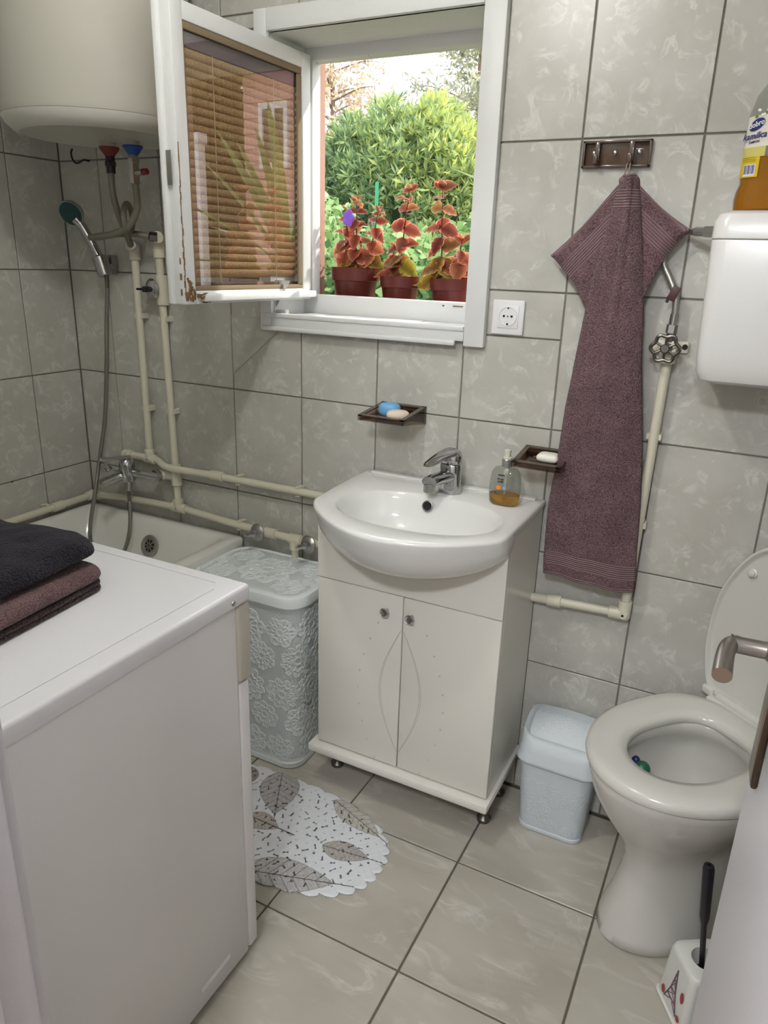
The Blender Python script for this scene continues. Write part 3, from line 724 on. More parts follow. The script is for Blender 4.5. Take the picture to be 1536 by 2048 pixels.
MB().box((0.009, -0.21, 0.6115), (0.018, 0.016, 0.026), None, 0.001, 1).box((0.022, -0.21, 0.6255), (0.02, 0.014, 0.005), None, 0.001, 1).build('pipe_clip', M['pvc_pipe'], pb_)
MB().cyl((0.33, -0.002, 0.775), (0.33, -0.02, 0.775), 0.008, 12).build('wall_anchor', M['pvc_pipe'], pb_)
# round stop valve of the riser
es = MB().lathe([(0.0, 0.0), (0.030, 0.0), (0.030, 0.003), (0.022, 0.009), (0.012, 0.012), (0.0, 0.012)], (0.390, -0.047, 1.313), (-0.15, -1, 0.0), 32, False, False).build('escutcheon', M['chrome'], pb_)
MB().cyl((0.389, -0.056, 1.313), (0.386, -0.078, 1.313), 0.0085, 14).cyl((0.387, -0.074, 1.313), (0.362, -0.080, 1.313), 0.0035, 10).build('valve_stem', M['black'], es)
# two chrome stop valves with bare spindles
for x, z in ((0.742, 0.6195), (0.926, 0.6185)):
    e = MB().lathe([(0.0, 0), (0.027, 0.0), (0.027, 0.003), (0.020, 0.010), (0.013, 0.013), (0, 0.013)], (x, -0.040, z), (-0.15, -1, 0.1), 28, False, False).build('stop_valve', M['chrome_dull'], pb_)
    MB().lathe([(0.012, 0.010), (0.012, 0.022), (0.0085, 0.024), (0.0075, 0.040), (0.005, 0.041), (0.005, 0.050)], (x, -0.040, z), (-0.25, -1, 0.05), 6).build('spindle', M['chrome'], e)
pc = thing('water_pipe', 'cream water pipe rising from behind the vanity to the cistern valve', 'pipe', (1.82, YP, 0.62))
MB().cyl((1.56, YP, 0.607), (1.822, YP, 0.620), RP, 16).build('pipe', M['pvc_pipe'], pc)
MB().cyl((1.8235, YP, 0.622), (1.834, YP, 1.250), RP, 16).build('riser', M['pvc_pipe'], pc)
fitting([((1.789, YP, 0.6185), (1.834, YP, 0.6205)), ((1.8235, YP, 0.61), (1.8242, YP, 0.655))], 0.0162, name='elbow', parent=pc)
fitting([((1.637, YP, 0.611), (1.672, YP, 0.6127))], 0.0155, name='coupling', parent=pc)
fitting([((1.8335, YP, 1.222), (1.834, YP, 1.262)), ((1.834, YP, 1.25), (1.834, YP-0.02, 1.256))], 0.0175, name='valve_body', parent=pc)
MB().box((1.834, -0.006, 1.256), (0.075, 0.012, 0.026), None, 0.005).build('wall_plate', M['pvc_pipe'], pc)
MB().cyl((1.864, -0.012, 1.257), (1.864, -0.0135, 1.257), 0.006, 12).build('screw_hole', M['dark'], pc)
MB().cyl((1.797, 0.0, 1.250), (1.797, -0.001, 1.250), 0.0045, 12).build('screw_hole', M['dark'], pc)
for z in (1.06, 0.850): clip_at(MB(), (1.8235+0.0105*(z-0.622)/0.628, YP, z), 'z').build('pipe_clip', M['pvc_pipe'], pc)
# gate valve wheel
gv = MB().cyl((1.834, YP-0.01, 1.256), (1.832, YP-0.034, 1.256), 0.010, 14).cyl((1.834, YP-0.008, 1.262), (1.835, YP-0.010, 1.288), 0.0095, 6)
gvo = gv.build('gate_valve', M['old_metal'], pc)
wl = MB(); wc = Vector((1.8305, YP-0.040, 1.256)); pts = []
for k in range(61):
    a = 2*PI*k/60; rr = 0.0265+0.0028*math.cos(6*a); pts.append(wc+Vector((rr*math.cos(a), 0, rr*math.sin(a))))
wl.tube(pts, 0.0038, 8, False)
for k in range(3):
    a = PI/3*k+0.5; d = Vector((math.cos(a), 0, math.sin(a)))*0.025; wl.tube([wc-d, wc+d], 0.0026, 8)
wl.cyl(wc+Vector((0, 0.006, 0)), wc-Vector((0, 0.007, 0)), 0.0095, 16, 0.002); wl.build('valve_wheel', M['old_metal'], gvo)
hs = thing('cistern_hose', 'braided steel hose from the gate valve to the side of the cistern', 'hose', (1.835, -0.04, 1.29))
MB().tube(catmull([(1.835, -0.036, 1.305), (1.836, -0.037, 1.335), (1.831, -0.037, 1.365), (1.815, -0.030, 1.395), (1.797, -0.022, 1.425), (1.790, -0.016, 1.458), (1.803, -0.015, 1.480), (1.835, -0.028, 1.4865), (1.872, -0.062, 1.485)], 10), 0.0072, 12).build('hose', M['braid'], hs)
MB().cyl((1.834, -0.036, 1.286), (1.835, -0.036, 1.303), 0.0115, 6).build('hose_nut', M['chrome_dull'], hs)
MB().cyl((1.835, -0.036, 1.303), (1.836, -0.036, 1.325), 0.0088, 14).build('crimp', M['chrome'], hs)
MB().cyl((1.872, -0.065, 1.485), (1.895, -0.077, 1.485), 0.0115, 6).build('hose_nut', M['chrome_dull'], hs)
MB().cyl((1.853, -0.054, 1.486), (1.873, -0.065, 1.485), 0.0088, 14).build('crimp', M['chrome'], hs)
tg = MB().box((1.829, -0.045, 1.366), (0.017, 0.006, 0.030), Matrix.Rotation(0.4, 3, 'Y'), 0.001).build('paper_tag', mat('dark red tag', srgb(70, 34, 36), 0.5), hs)
MB().box((1.8225, -0.0425, 1.362), (0.006, 0.008, 0.031), Matrix.Rotation(0.4, 3, 'Y'), 0.001).build('tag_edge', M['mark'], tg)

# ================================================================== SHOWER
sh = thing('hand_shower', 'chrome hand shower with dark teal face and long grey hose', 'shower', (0.21, -0.05, 1.38))
hold = thing('shower_holder', 'chrome wall bracket holding the hand shower', 'bracket', (0.212, -0.01, 1.372))
MB().box((0.197, -0.014, 1.376), (0.034, 0.026, 0.056), None, 0.005).build('bracket', M['chrome_dull'], hold)
hp_ = [Vector((0.214, -0.058, 1.352)), Vector((0.200, -0.060, 1.392)), Vector((0.186, -0.064, 1.425)), Vector((0.160, -0.076, 1.480)), Vector((0.148, -0.088, 1.502))]
MB().lathe([(0.0165, 0), (0.020, 0.003), (0.0225, 0.056), (0.019, 0.060)], (0.2155, -0.056, 1.343), (-0.30, -0.02, 0.95), 20).build('cup', M['chrome'], hold)
MB().box((0.205, -0.034, 1.368), (0.018, 0.03, 0.022), None, 0.004).build('arm', M['chrome'], hold)
pt = catmull(hp_, 8)
MB().tube(pt, lambda i: 0.0135-0.0015*math.sin(i/len(pt)*PI)+0.0015*(i/len(pt)), 16).build('handle', M['chrome'], sh)
fn = Vector((0.20, -0.78, -0.42)).normalized(); fc = Vector((0.142, -0.096, 1.516))
MB().lathe([(0.0, -0.022), (0.020, -0.020), (0.034, -0.012), (0.0385, 0.0), (0.0375, 0.004), (0.0, 0.004)], fc, fn, 36, False, False).build('shower_head', M['chrome'], sh)
fo = MB().lathe([(0.0, 0.0041), (0.035, 0.0041), (0.034, 0.0062), (0.0, 0.0075)], fc, fn, 36, False, False).build('spray_face', M['teal'], sh)
nz = MB(); q = Vector((0, 0, 1)).rotation_difference(fn).to_matrix()
for rr, k in ((0.010, 6), (0.019, 12), (0.027, 18)):
    for i in range(k):
        a = 2*PI*i/k; nz.cyl(fc+q @ Vector((rr*math.cos(a), rr*math.sin(a), 0.006)), fc+q @ Vector((rr*math.cos(a), rr*math.sin(a), 0.0086)), 0.0012, 6)
nzo = nz.build('nozzle', M['black'], fo); nzo['kind'] = 'stuff'
hpts = catmull([(0.2185, -0.055, 1.348), (0.212, -0.052, 1.30), (0.194, -0.05, 1.20), (0.176, -0.05, 1.06), (0.158, -0.06, 0.90), (0.142, -0.085, 0.76), (0.142, -0.115, 0.66), (0.135, -0.14, 0.56), (0.14, -0.15, 0.50), (0.17, -0.155, 0.475), (0.23, -0.155, 0.47), (0.275, -0.145, 0.485), (0.292, -0.125, 0.55), (0.285, -0.105, 0.63), (0.270, -0.092, 0.69)], 40)
MB().tube(hpts, lambda i: 0.0072 if i % 2 else 0.0058, 10).build('shower_hose', M['hose_metal'], sh, True, angle=80)
# bath mixer
bmx = thing('bath_mixer', 'chrome single-lever bath mixer on the wall above the tub', 'tap', (0.27, -0.07, 0.742))
MB().cyl((0.215, -0.075, 0.742), (0.372, -0.068, 0.742), 0.0125, 18).lathe([(0.018, 0), (0.018, 0.012), (0.0145, 0.016)], (0.352, -0.064, 0.742), (0.15, 0.9, 0), 20).build('mixer_arm', M['chrome'], bmx)
MB().lathe([(0.0185, -0.024), (0.0225, -0.012), (0.0225, 0.022), (0.0205, 0.034), (0.015, 0.042), (0.0, 0.044)], (0.262, -0.078, 0.742), (-0.08, -0.05, 1), 24).build('mixer_body', M['chrome'], bmx)
MB().loft([[Vector((0.262-0.02*t-w*0.4, -0.080-0.10*t*0.75, 0.788+0.006*t))+Vector((math.cos(a)*ww, math.sin(a)*0.006*0, math.sin(a)*0.005)) for a in [2*PI*k/14 for k in range(14)]] for t, w, ww in ((-0.15, 0, 0.006), (0.0, 0, 0.020), (0.3, 0, 0.017), (0.7, 0, 0.010), (1.0, 0, 0.0085), (1.04, 0, 0.004))]).build('lever', M['chrome'], bmx)
MB().tube(catmull([(0.255, -0.085, 0.735), (0.244, -0.105, 0.730), (0.236, -0.130, 0.724), (0.230, -0.148, 0.719)], 6), lambda i: 0.0145, 16).build('spout', M['chrome'], bmx)
MB().lathe([(0.0, 0.0), (0.0115, 0.0), (0.013, 0.004), (0.012, 0.018), (0.006, 0.020)], (0.222, -0.11, 0.752), (-0.2, -0.5, 0.75), 18).build('diverter_knob', M['chrome'], bmx)
MB().cyl((0.270, -0.088, 0.690), (0.266, -0.082, 0.722), 0.0115, 16, 0.002).build('hose_outlet', M['chrome_dull'], bmx)

bmx.scale = (1.12, 1.12, 1.12)
for y_, z_, r_ in ((-0.409, 0.7246, 0.004), (-0.305, 0.7244, 0.003)):
    MB().lathe([(0.0, 0.0), (r_, 0.0), (r_*0.6, 0.0008), (0.0, 0.001)], (0.0008, y_, z_), (1, 0, 0), 10, False, False).build('screw_hole', M['dark'], wall_left)
# ================================================================== BATH TUB
tb = thing('bathtub', 'white enamel bathtub behind the washing machine', 'bathtub', (0.33, -0.65, 0))
def tubloop(x0, x1, y0, y1, r, z, n=64): return rrect((x0+x1)/2, (y0+y1)/2, (x1-x0)/2, (y1-y0)/2, r, n, z)
TZ = 0.580
tl = [tubloop(0.006, 0.664, -1.37, -0.008, 0.012, TZ-0.03), tubloop(0.004, 0.666, -1.372, -0.006, 0.014, TZ-0.006), tubloop(0.008, 0.662, -1.368, -0.010, 0.016, TZ),
      tubloop(0.026, 0.625, -1.345, -0.034, 0.035, TZ+0.001), tubloop(0.034, 0.616, -1.337, -0.042, 0.05, TZ-0.006), tubloop(0.044, 0.604, -1.325, -0.056, 0.07, TZ-0.03),
      tubloop(0.075, 0.565, -1.29, -0.105, 0.10, 0.44), tubloop(0.105, 0.53, -1.25, -0.14, 0.11, 0.27), tubloop(0.14, 0.49, -1.18, -0.20, 0.12, 0.215), tubloop(0.25, 0.38, -0.9, -0.5, 0.06, 0.205)]
MB().loft(tl, False, True).build('tub_shell', M['tub'], tb, True, angle=60)
MB().bx((0.630, -1.37, 0.0), (0.656, -0.006, TZ-0.031)).build('bath_panel', M['wall_tile'], tb, False)
dn = Vector((0, -0.93, 0.36)).normalized(); dc = Vector((0.335, -0.083, 0.505))
ov = MB().lathe([(0.0, 0.0), (0.036, 0.0), (0.036, 0.002), (0.032, 0.004), (0.022, 0.004), (0.020, 0.001), (0.0, 0.001)], dc, dn, 36, False, False).build('overflow_plate', M['chrome_dull'], tb)
MB().lathe([(0.0, 0.0012), (0.0195, 0.0012), (0.0, 0.0018)], dc, dn, 24, False, False).build('overflow_hole', M['dark'], ov)
st = MB(); q = Vector((0, 0, 1)).rotation_difference(dn).to_matrix()
for k in range(8):
    a = PI/4*k; st.tube([dc+q @ Vector((0.004*math.cos(a), 0.004*math.sin(a), 0.003)), dc+q @ Vector((0.022*math.cos(a), 0.022*math.sin(a), 0.003))], 0.0022, 6)
st.build('overflow_star', M['chrome_dull'], ov)

# ================================================================== WASHING MACHINE
wm = thing('washing_machine', 'white washing machine in the left foreground', 'washing machine', (0.985, -1.06, 0))
wx0, wx1, wy0, wy1, wz = 0.688, 1.272, -1.358, -0.772, 0.862
MB().bx((wx0+0.004, wy0+0.004, 0.022), (wx1-0.004, wy1-0.030, wz-0.034), 0.004).build('cabinet_body', M['enamel_side'], wm)
MB().bx((wx0, wy0, wz-0.034), (wx1+0.003, wy1+0.004, wz), 0.007, 3).build('top_board', M['enamel'], wm)
gr = MB()
gr.bx((wx0+0.05, wy1-0.028, wz+0.0001), (wx1-0.05, wy1-0.026, wz+0.0012), 0.0004, 1); gr.bx((wx1-0.036, wy0+0.03, wz+0.0001), (wx1-0.034, wy1-0.05, wz+0.0012), 0.0004, 1)
gr.bx((wx0+0.035, wy0+0.03, wz+0.0001), (wx0+0.037, wy1-0.05, wz+0.0012), 0.0004, 1)
gr.build('top_ridge', M['enamel'], wm)
MB().bx((wx0+0.004, wy1-0.029, 0.03), (wx1-0.002, wy1-0.002, 0.668), 0.004).build('front_panel', M['enamel_side'], wm)
MB().bx((wx0+0.002, wy1-0.031, 0.6705), (wx1+0.001, wy1+0.006, wz-0.0355), 0.008, 3).build('control_panel', M['washer_grey'], wm)
MB().lathe([(0.0, 0), (0.005, 0), (0.0045, 0.0014), (0.0022, 0.0016), (0.0018, 0.0007), (0.0, 0.0007)], (wx1+0.003, wy1-0.044, wz-0.021), (1, 0, 0), 16, False, False).build('screw', M['chrome_dull'], wm)
MB().box((wx1-0.0045, -0.905, 0.068), (0.0016, 0.085, 0.012), Matrix.Rotation(0.02, 3, 'X'), 0.0006, 1).build('pressed_slot', M['enamel'], wm)
for x in (wx0+0.05, wx1-0.05):
    for y in (wy0+0.05, wy1-0.07): MB().cyl((x, y, 0), (x, y, 0.024), 0.02, 16).build('foot', M['black'], wm)

# ---- folded towels on the washing machine
def slab(name, x0, x1, y0, y1, z0, z1, r, m, parent, amp=0.004, rot=0.0, seed=0, droop=0.0, n=220, layers=1):
    cx, cy, hx, hy = (x0+x1)/2, (y0+y1)/2, (x1-x0)/2, (y1-y0)/2; h = (z1-z0)/2; loops = []
    base = resample(rrect(0, 0, hx, hy, r, 128), n)
    for s_ in np.linspace(0.03, 1, 26): loops.append((1-(1-s_)*1.0, h, s_))
    prof = []
    ne = 14*layers
    R = Matrix.Rotation(rot, 3, 'Z'); L = []
    def inset(p, d):
        f = 1-d/max(hx, hy); return Vector((p.x*f, p.y*f, 0))
    def pt(p, z):
        w = R @ Vector((p.x, p.y, 0)); P = Vector((w.x+cx, w.y+cy, z))
        nn = mnoise.noise_vector(P*9+Vector((seed, seed*2, 0)))*amp+mnoise.noise_vector(P*30+Vector((seed, 0, 7)))*amp*0.35
        k = min(1, (z-z0)/(z1-z0)*1.5); P += Vector((nn.x, nn.y, nn.z*1.0))*k
        e = max(abs(p.x)/hx, abs(p.y)/hy); P.z -= droop*(e**4)*k
        if P.z < z0+0.0005: P.z = z0+0.0005
        return P
    hb = h/layers
    for s_ in np.linspace(0.02, 1, 30): L.append([pt(inset(p*s_, hb if s_ > 0.8 else 0), z1) for p in base])
    for ly in range(layers):
        zc = z1-hb*(2*ly+1)
        for k in range(0, 13):
            a = PI/2-PI*k/12; L.append([pt(inset(p, hb*(1-math.cos(a))), zc+hb*math.sin(a)) for p in base])
    return MB().loft(L, True, True).build(name, m, parent, True, angle=70)
ft = thing('folded_towel', 'thin brown towel folded flat at the bottom of the washing machine stack', 'towel', (0.87, -1.02, wz))
slab('towel_cloth', 0.66, 1.095, -1.245, -0.935, wz+0.001, wz+0.019, 0.02, M['terry_brown'], ft, 0.002, 0.10, 3, 0.0, layers=2)
ft = thing('folded_towel', 'mauve terry towel folded in the middle of the washing machine stack', 'towel', (0.87, -1.02, wz+0.019))
slab('towel_cloth', 0.64, 1.098, -1.24, -0.925, wz+0.0195, wz+0.050, 0.035, M['terry_fold'], ft, 0.004, 0.10, 9, 0.006, layers=1)
ft = thing('folded_towel', 'charcoal fluffy towel folded on top of the washing machine stack', 'towel', (0.86, -1.02, wz+0.05))
slab('towel_cloth', 0.60, 1.072, -1.25, -0.905, wz+0.051, wz+0.096, 0.05, M['terry_dark'], ft, 0.011, 0.10, 17, 0.018)

# ================================================================== SOAP DISHES AND SOAPS
def dish(label, x0, x1, zb, zf, dep, zbot):
    t = thing('soap_dish', label, 'soap dish', ((x0+x1)/2, 0, zb))
    mb = MB()
    def y(f): return -0.001-f*dep
    zt = lambda f: zb+(zf-zb)*f
    # rim ring, floor, front lip, side cheeks
    th = 0.005
    for xa, xb in ((x0, x0+th), (x1-th, x1)):
        prof = [(y(0), zt(0)), (y(1), zt(1)), (y(1), zt(1)-0.013), (y(0.55), zbot+0.012), (y(0), zbot)]
        mb.loft([[Vector((xa, a, b)) for a, b in prof], [Vector((xb, a, b)) for a, b in prof]])
    mb.bx((x0+th, y(1), zt(1)-0.013), (x1-th, y(1)+th, zt(1)))
    mb.bx((x0+th, y(0)-th, zbot+0.004), (x1-th, y(0), zt(0)))
    fl = [(y(0)-th, zt(0)-0.016), (y(1)+th, zt(1)-0.012), (y(1)+th, zt(1)-0.009), (y(0)-th, zt(0)-0.013)]
    mb.loft([[Vector((x0+th, a, b)) for a, b in fl], [Vector((x1-th, a, b)) for a, b in fl]])
    o = mb.build('tray', M['smoke'], t, False)
    rm = MB(); w = 0.012
    def rp(x, f, dz=0): return Vector((x, y(f), zt(f)+dz))
    for (xa, fa), (xb, fb) in (((x0, 0), (x1, w/dep)), ((x0, 1-w/dep), (x1, 1)), ((x0, 0), (x0+w, 1)), ((x1-w, 0), (x1, 1))):
        rm.loft([[rp(xa, fa, -.002), rp(xb, fa, -.002), rp(xb, fb, -.002), rp(xa, fb, -.002)], [rp(xa, fa, .001), rp(xb, fa, .001), rp(xb, fb, .001), rp(xa, fb, .001)]])
    rm.build('rim', M['smoke_dark'], t, False)
    s = MB()
    for k in range(3):
        f = 0.35+0.2*k; s.bx((x0+0.03, y(f)-0.004, zt(f)-0.0165), (x1-0.03, y(f)+0.004, zt(f)-0.0085), 0.002)
    s.build('drain_rib', M['smoke_dark'], t)
    return t
dish('wide smoked brown soap dish on the wall above the basin holding two soaps', 1.136, 1.265, 1.058, 1.044, 0.135, 1.012)
dish('smaller smoked brown soap dish on the wall beside the purple towel', 1.537, 1.652, 0.995, 0.979, 0.112, 0.949)
def soap(label, c, r, m, rot=0, n=0.8):
    t = thing('soap_bar', label, 'soap', c)
    mb = MB(); L = []; R = Matrix.Rotation(rot, 3, 'Z')
    for k in range(1, 12):
        a = PI*k/12; zz = -math.cos(a); s = math.sin(a)**0.7
        L.append([R @ Vector((r[0]*s*math.copysign(abs(math.cos(b))**n, math.cos(b)), r[1]*s*math.copysign(abs(math.sin(b))**n, math.sin(b)), r[2]*math.copysign(abs(zz)**0.8, zz)))+Vector(c) for b in [2*PI*i/36 for i in range(36)]])
    mb.loft(L).build('bar', m, t); return t
soap('oval light blue soap in the wide soap dish', (1.189, -0.064, 1.053), (0.0285, 0.023, 0.018), M['soap_blue'], 0.1)
soap('oval cream soap in the wide soap dish', (1.226, -0.090, 1.0465), (0.029, 0.018, 0.0135), M['soap_cream'], 0.55)
soap('square white soap in the smaller soap dish', (1.607, -0.052, 0.985), (0.026, 0.022, 0.011), M['soap_white'], 0.0, 0.35)

# ================================================================== BASIN
bs = thing('wash_basin', 'white ceramic wash basin on top of the vanity', 'basin', (1.35, -0.2, 0.865))
bcx = 1.350; n = 144
def outer(t):
    # closed outline: straight back and sides, bowed front
    pass
ol = [Vector((1.098, -0.004, 0))]
ol += [Vector((1.098-0.0, -0.10, 0)), Vector((1.103, -0.20, 0)), Vector((1.112, -0.300, 0)), Vector((1.122, -0.322, 0))]
for k in range(1, 24):
    u = k/24; x = 1.122+(1.596-1.122)*u; yy = -0.326-0.134*math.sin(PI*u)**0.85-0.012*u; ol.append(Vector((x, yy, 0)))
ol += [Vector((1.596, -0.336, 0)), Vector((1.602, -0.312, 0)), Vector((1.602, -0.20, 0)), Vector((1.602, -0.10, 0)), Vector((1.602, -0.004, 0))]
ol = resample(ol, n)
IC = Vector((1.362, -0.252, 0)); 
def inner(i, s):
    p = ol[i]; a = math.atan2((p.y-IC.y)/0.15, (p.x-IC.x)/0.2)
    return a
def ell(i, rx, ry, cx, cy, e=0.9):
    a = inner(i, 1); c, s_ = math.cos(a), math.sin(a)
    return Vector((cx+rx*math.copysign(abs(c)**e, c), cy+ry*math.copysign(abs(s_)**e, s_), 0))
def ring(f, z): return [Vector((f(i).x, f(i).y, z if not callable(z) else z(i))) for i in range(n)]
BZ = 0.866
def scaled(i, s): 
    p = ol[i]; return IC+(p-IC)*s
under = []
def zcon(x):
    return 0.842-0.120*math.sqrt(max(0.0, 1-((x-1.345)/0.258)**2))
for th in (90, 75, 60, 45, 30, 15, 5):
    s_, c_ = math.sin(math.radians(th)), math.cos(math.radians(th)); row = []
    for p in ol:
        if p.y < -0.262:
            k = min(1.0, (-0.262-p.y)/0.06); yt = -0.262; xt = 1.345+(p.x-1.345)*(0.985-0.05*s_)
            row.append(Vector((p.x+(xt-p.x)*(1-c_), (p.y+0.014*k)+(yt-p.y-0.014*k)*(1-c_), 0.843+(zcon(xt)-0.843)*s_)))
        else:
            row.append(Vector((p.x+(1.35-p.x)*0.10*s_+0.004*(1 if p.x < 1.2 else (-1 if p.x > 1.5 else 0)), p.y, 0.843-0.02*s_)))
    under.append(row)
loops = under+[[Vector((p.x, p.y, BZ-0.008)) for p in ol], [scaled(i, 0.993)+Vector((0, 0, BZ-0.002)) for i in range(n)], [scaled(i, 0.975)+Vector((0, 0, BZ)) for i in range(n)]]
loops += [ring(lambda i: ell(i, 0.205, 0.136, 1.362, -0.251), BZ-0.001), ring(lambda i: ell(i, 0.198, 0.129, 1.362, -0.251), BZ-0.005), ring(lambda i: ell(i, 0.190, 0.121, 1.361, -0.249), BZ-0.022),
          ring(lambda i: ell(i, 0.176, 0.108, 1.360, -0.246), BZ-0.055), ring(lambda i: ell(i, 0.145, 0.086, 1.358, -0.240), BZ-0.086), ring(lambda i: ell(i, 0.09, 0.055, 1.356, -0.23), BZ-0.102), ring(lambda i: ell(i, 0.025, 0.022, 1.355, -0.22), BZ-0.106)]
MB().loft(loops, False, True).build('basin_body', M['ceramic'], bs, True, angle=80)
MB().lathe([(0.0, 0.0), (0.0145, 0.0), (0.0145, 0.0025), (0.0115, 0.0032), (0.0105, 0.001), (0, 0.001)], (1.339, -0.1335, 0.838), (0, -0.9, 0.32), 24, False, False).build('overflow_ring', M['chrome'], bs)
MB().lathe([(0.0, 0.0012), (0.0103, 0.0012), (0, 0.0014)], (1.339, -0.1335, 0.838), (0, -0.9, 0.32), 20, False, False).build('overflow_hole', M['dark'], bs)
MB().bx((1.12, -0.030, BZ-0.002), (1.58, -0.006, BZ+0.004), 0.004).build('back_ledge', M['ceramic'], bs)
# mixer tap
tp = thing('basin_mixer', 'chrome single-lever mixer tap on the wash basin', 'tap', (1.372, -0.080, BZ))
MB().lathe([(0.0215, 0), (0.0225, 0.003), (0.0215, 0.02), (0.0205, 0.048), (0.0205, 0.066), (0.019, 0.069)], (1.372, -0.078, BZ), (0, 0, 1), 32).build('tap_body', M['chrome'], tp)
pt = catmull([(1.371, -0.085, BZ+0.040), (1.367, -0.110, BZ+0.042), (1.360, -0.140, BZ+0.042), (1.356, -0.158, BZ+0.039)], 6)
L_ = []
for i, p in enumerate(pt):
    t = i/(len(pt)-1); L_.append([p+Vector((math.cos(a)*(0.0165-0.002*t), 0, math.sin(a)*(0.016-0.004*t))) for a in [2*PI*k/20 for k in range(20)]])
MB().loft(L_).build('spout', M['chrome'], tp)
MB().cyl((1.3555, -0.152, BZ+0.033), (1.3555, -0.153, BZ+0.014), 0.0115, 20, 0.001).build('aerator', M['chrome_dull'], tp)
MB().lathe([(0.0195, 0.0), (0.0205, 0.003), (0.0205, 0.018), (0.017, 0.027), (0.010, 0.032), (0.0, 0.033)], (1.372, -0.078, BZ+0.070), (0.0, 0.06, 1), 30).build('lever_cap', M['chrome'], tp)
L_ = []
for t, w, h in ((-0.12, 0.010, 0.006), (0.0, 0.0185, 0.010), (0.25, 0.0175, 0.009), (0.6, 0.0135, 0.006), (0.9, 0.011, 0.0045), (1.0, 0.007, 0.002)):
    c = Vector((1.372-0.022*t, -0.074-0.085*t, BZ+0.0955-0.006*t-0.014*t*t)); L_.append([c+Vector((math.cos(a)*w, 0, math.sin(a)*h)) for a in [2*PI*k/18 for k in range(18)]])
MB().loft(L_).build('lever', M['chrome'], tp)
MB().sphere((1.3655, -0.0985, BZ+0.080), (0.0028, 0.002, 0.0028), 10, 6).build('temperature_dot', M['dark'], tp)

tp.scale = (1.34, 1.02, 1.08)
# soap dispenser
dp = thing('soap_dispenser', 'clear pump bottle with a little amber liquid soap on the basin corner', 'bottle', (1.522, -0.098, BZ))
def oval(cx, cy, hx, hy, z, n=40, e=0.8): return [Vector((cx+hx*math.copysign(abs(math.cos(a))**e, math.cos(a)), cy+hy*math.copysign(abs(math.sin(a))**e, math.sin(a)), z)) for a in [2*PI*k/n for k in range(n)]]
DCX, DCY = 1.522, -0.098
pr = [(0.031, 0.018, 0.001), (0.036, 0.021, 0.006), (0.0385, 0.023, 0.03), (0.0378, 0.0225, 0.055), (0.0345, 0.020, 0.080), (0.0275, 0.016, 0.0905), (0.0125, 0.0115, 0.0945), (0.0120, 0.0115, 0.098)]
MB().loft([oval(DCX, DCY, a, b, BZ+z) for a, b, z in pr]).build('bottle_shell', M['clear'], dp)
MB().loft([oval(DCX, DCY, a, b, BZ+z) for a, b, z in ((0.0295, 0.0165, 0.0025), (0.0345, 0.0195, 0.007), (0.0365, 0.0213, 0.020), (0.0367, 0.0214, 0.0265))]).build('liquid_soap', M['amber'], dp)
MB().lathe([(0.0122, 0.095), (0.0122, 0.101), (0.0115, 0.1015), (0.0115, 0.1035), (0.0125, 0.104), (0.0125, 0.111), (0.011, 0.113)], (DCX, DCY, BZ), n=28).build('collar', mat('grey collar', srgb(150, 150, 144), 0.3, 0.6), dp)
MB().lathe([(0.0105, 0.112), (0.0105, 0.117), (0.0075, 0.119), (0.0075, 0.129), (0.0085, 0.131), (0.0082, 0.135), (0.0, 0.136)], (DCX, DCY, BZ), n=24).tube([(DCX, DCY, BZ+0.131), (DCX-0.004, DCY+0.018, BZ+0.132), (DCX-0.006, DCY+0.026, BZ+0.128)], 0.0042, 10).build('pump_head', M['pump'], dp)
MB().cyl((DCX, DCY, BZ+0.008), (DCX, DCY, BZ+0.10), 0.003, 10).lathe([(0.0075, 0.075), (0.0075, 0.094)], (DCX, DCY, BZ), n=14).build('dip_tube', M['pump'], dp)
yl = DCY-0.0235
lb = MB()
for k, (xa, w, z, h) in enumerate(((-0.012, 0.015, 0.0755, 0.0035), (-0.013, 0.005, 0.066, 0.0032), (-0.006, 0.008, 0.0655, 0.0030), (-0.013, 0.006, 0.059, 0.0026), (-0.006, 0.006, 0.0585, 0.0045), (-0.019, 0.004, 0.031, 0.004), (-0.014, 0.008, 0.030, 0.0015))):
    lb.bx((DCX+xa, yl+0.0005*k, BZ+z), (DCX+xa+w, yl+0.0002+0.0005*k, BZ+z+h), 0.0)
lb.build('print', M['mark'], dp, False)
MB().loft([oval(DCX-0.0095, 0, 0.0062, 0.0038, 0, 20)]).v if False else None
MB().lathe([(0.0, 0.0), (0.0058, 0.0), (0.0058, 0.0003), (0, 0.0003)], (DCX-0.009, yl, BZ+0.047), (0, -1, 0), 14, False, False).build('print', M['orange_print'], dp, False)
MB().lathe([(0.0, 0.0), (0.0042, 0.0), (0.0042, 0.0003), (0, 0.0003)], (DCX+0.005, yl, BZ+0.047), (0, -1, 0), 12, False, False).build('print', M['blue_print'], dp, False)

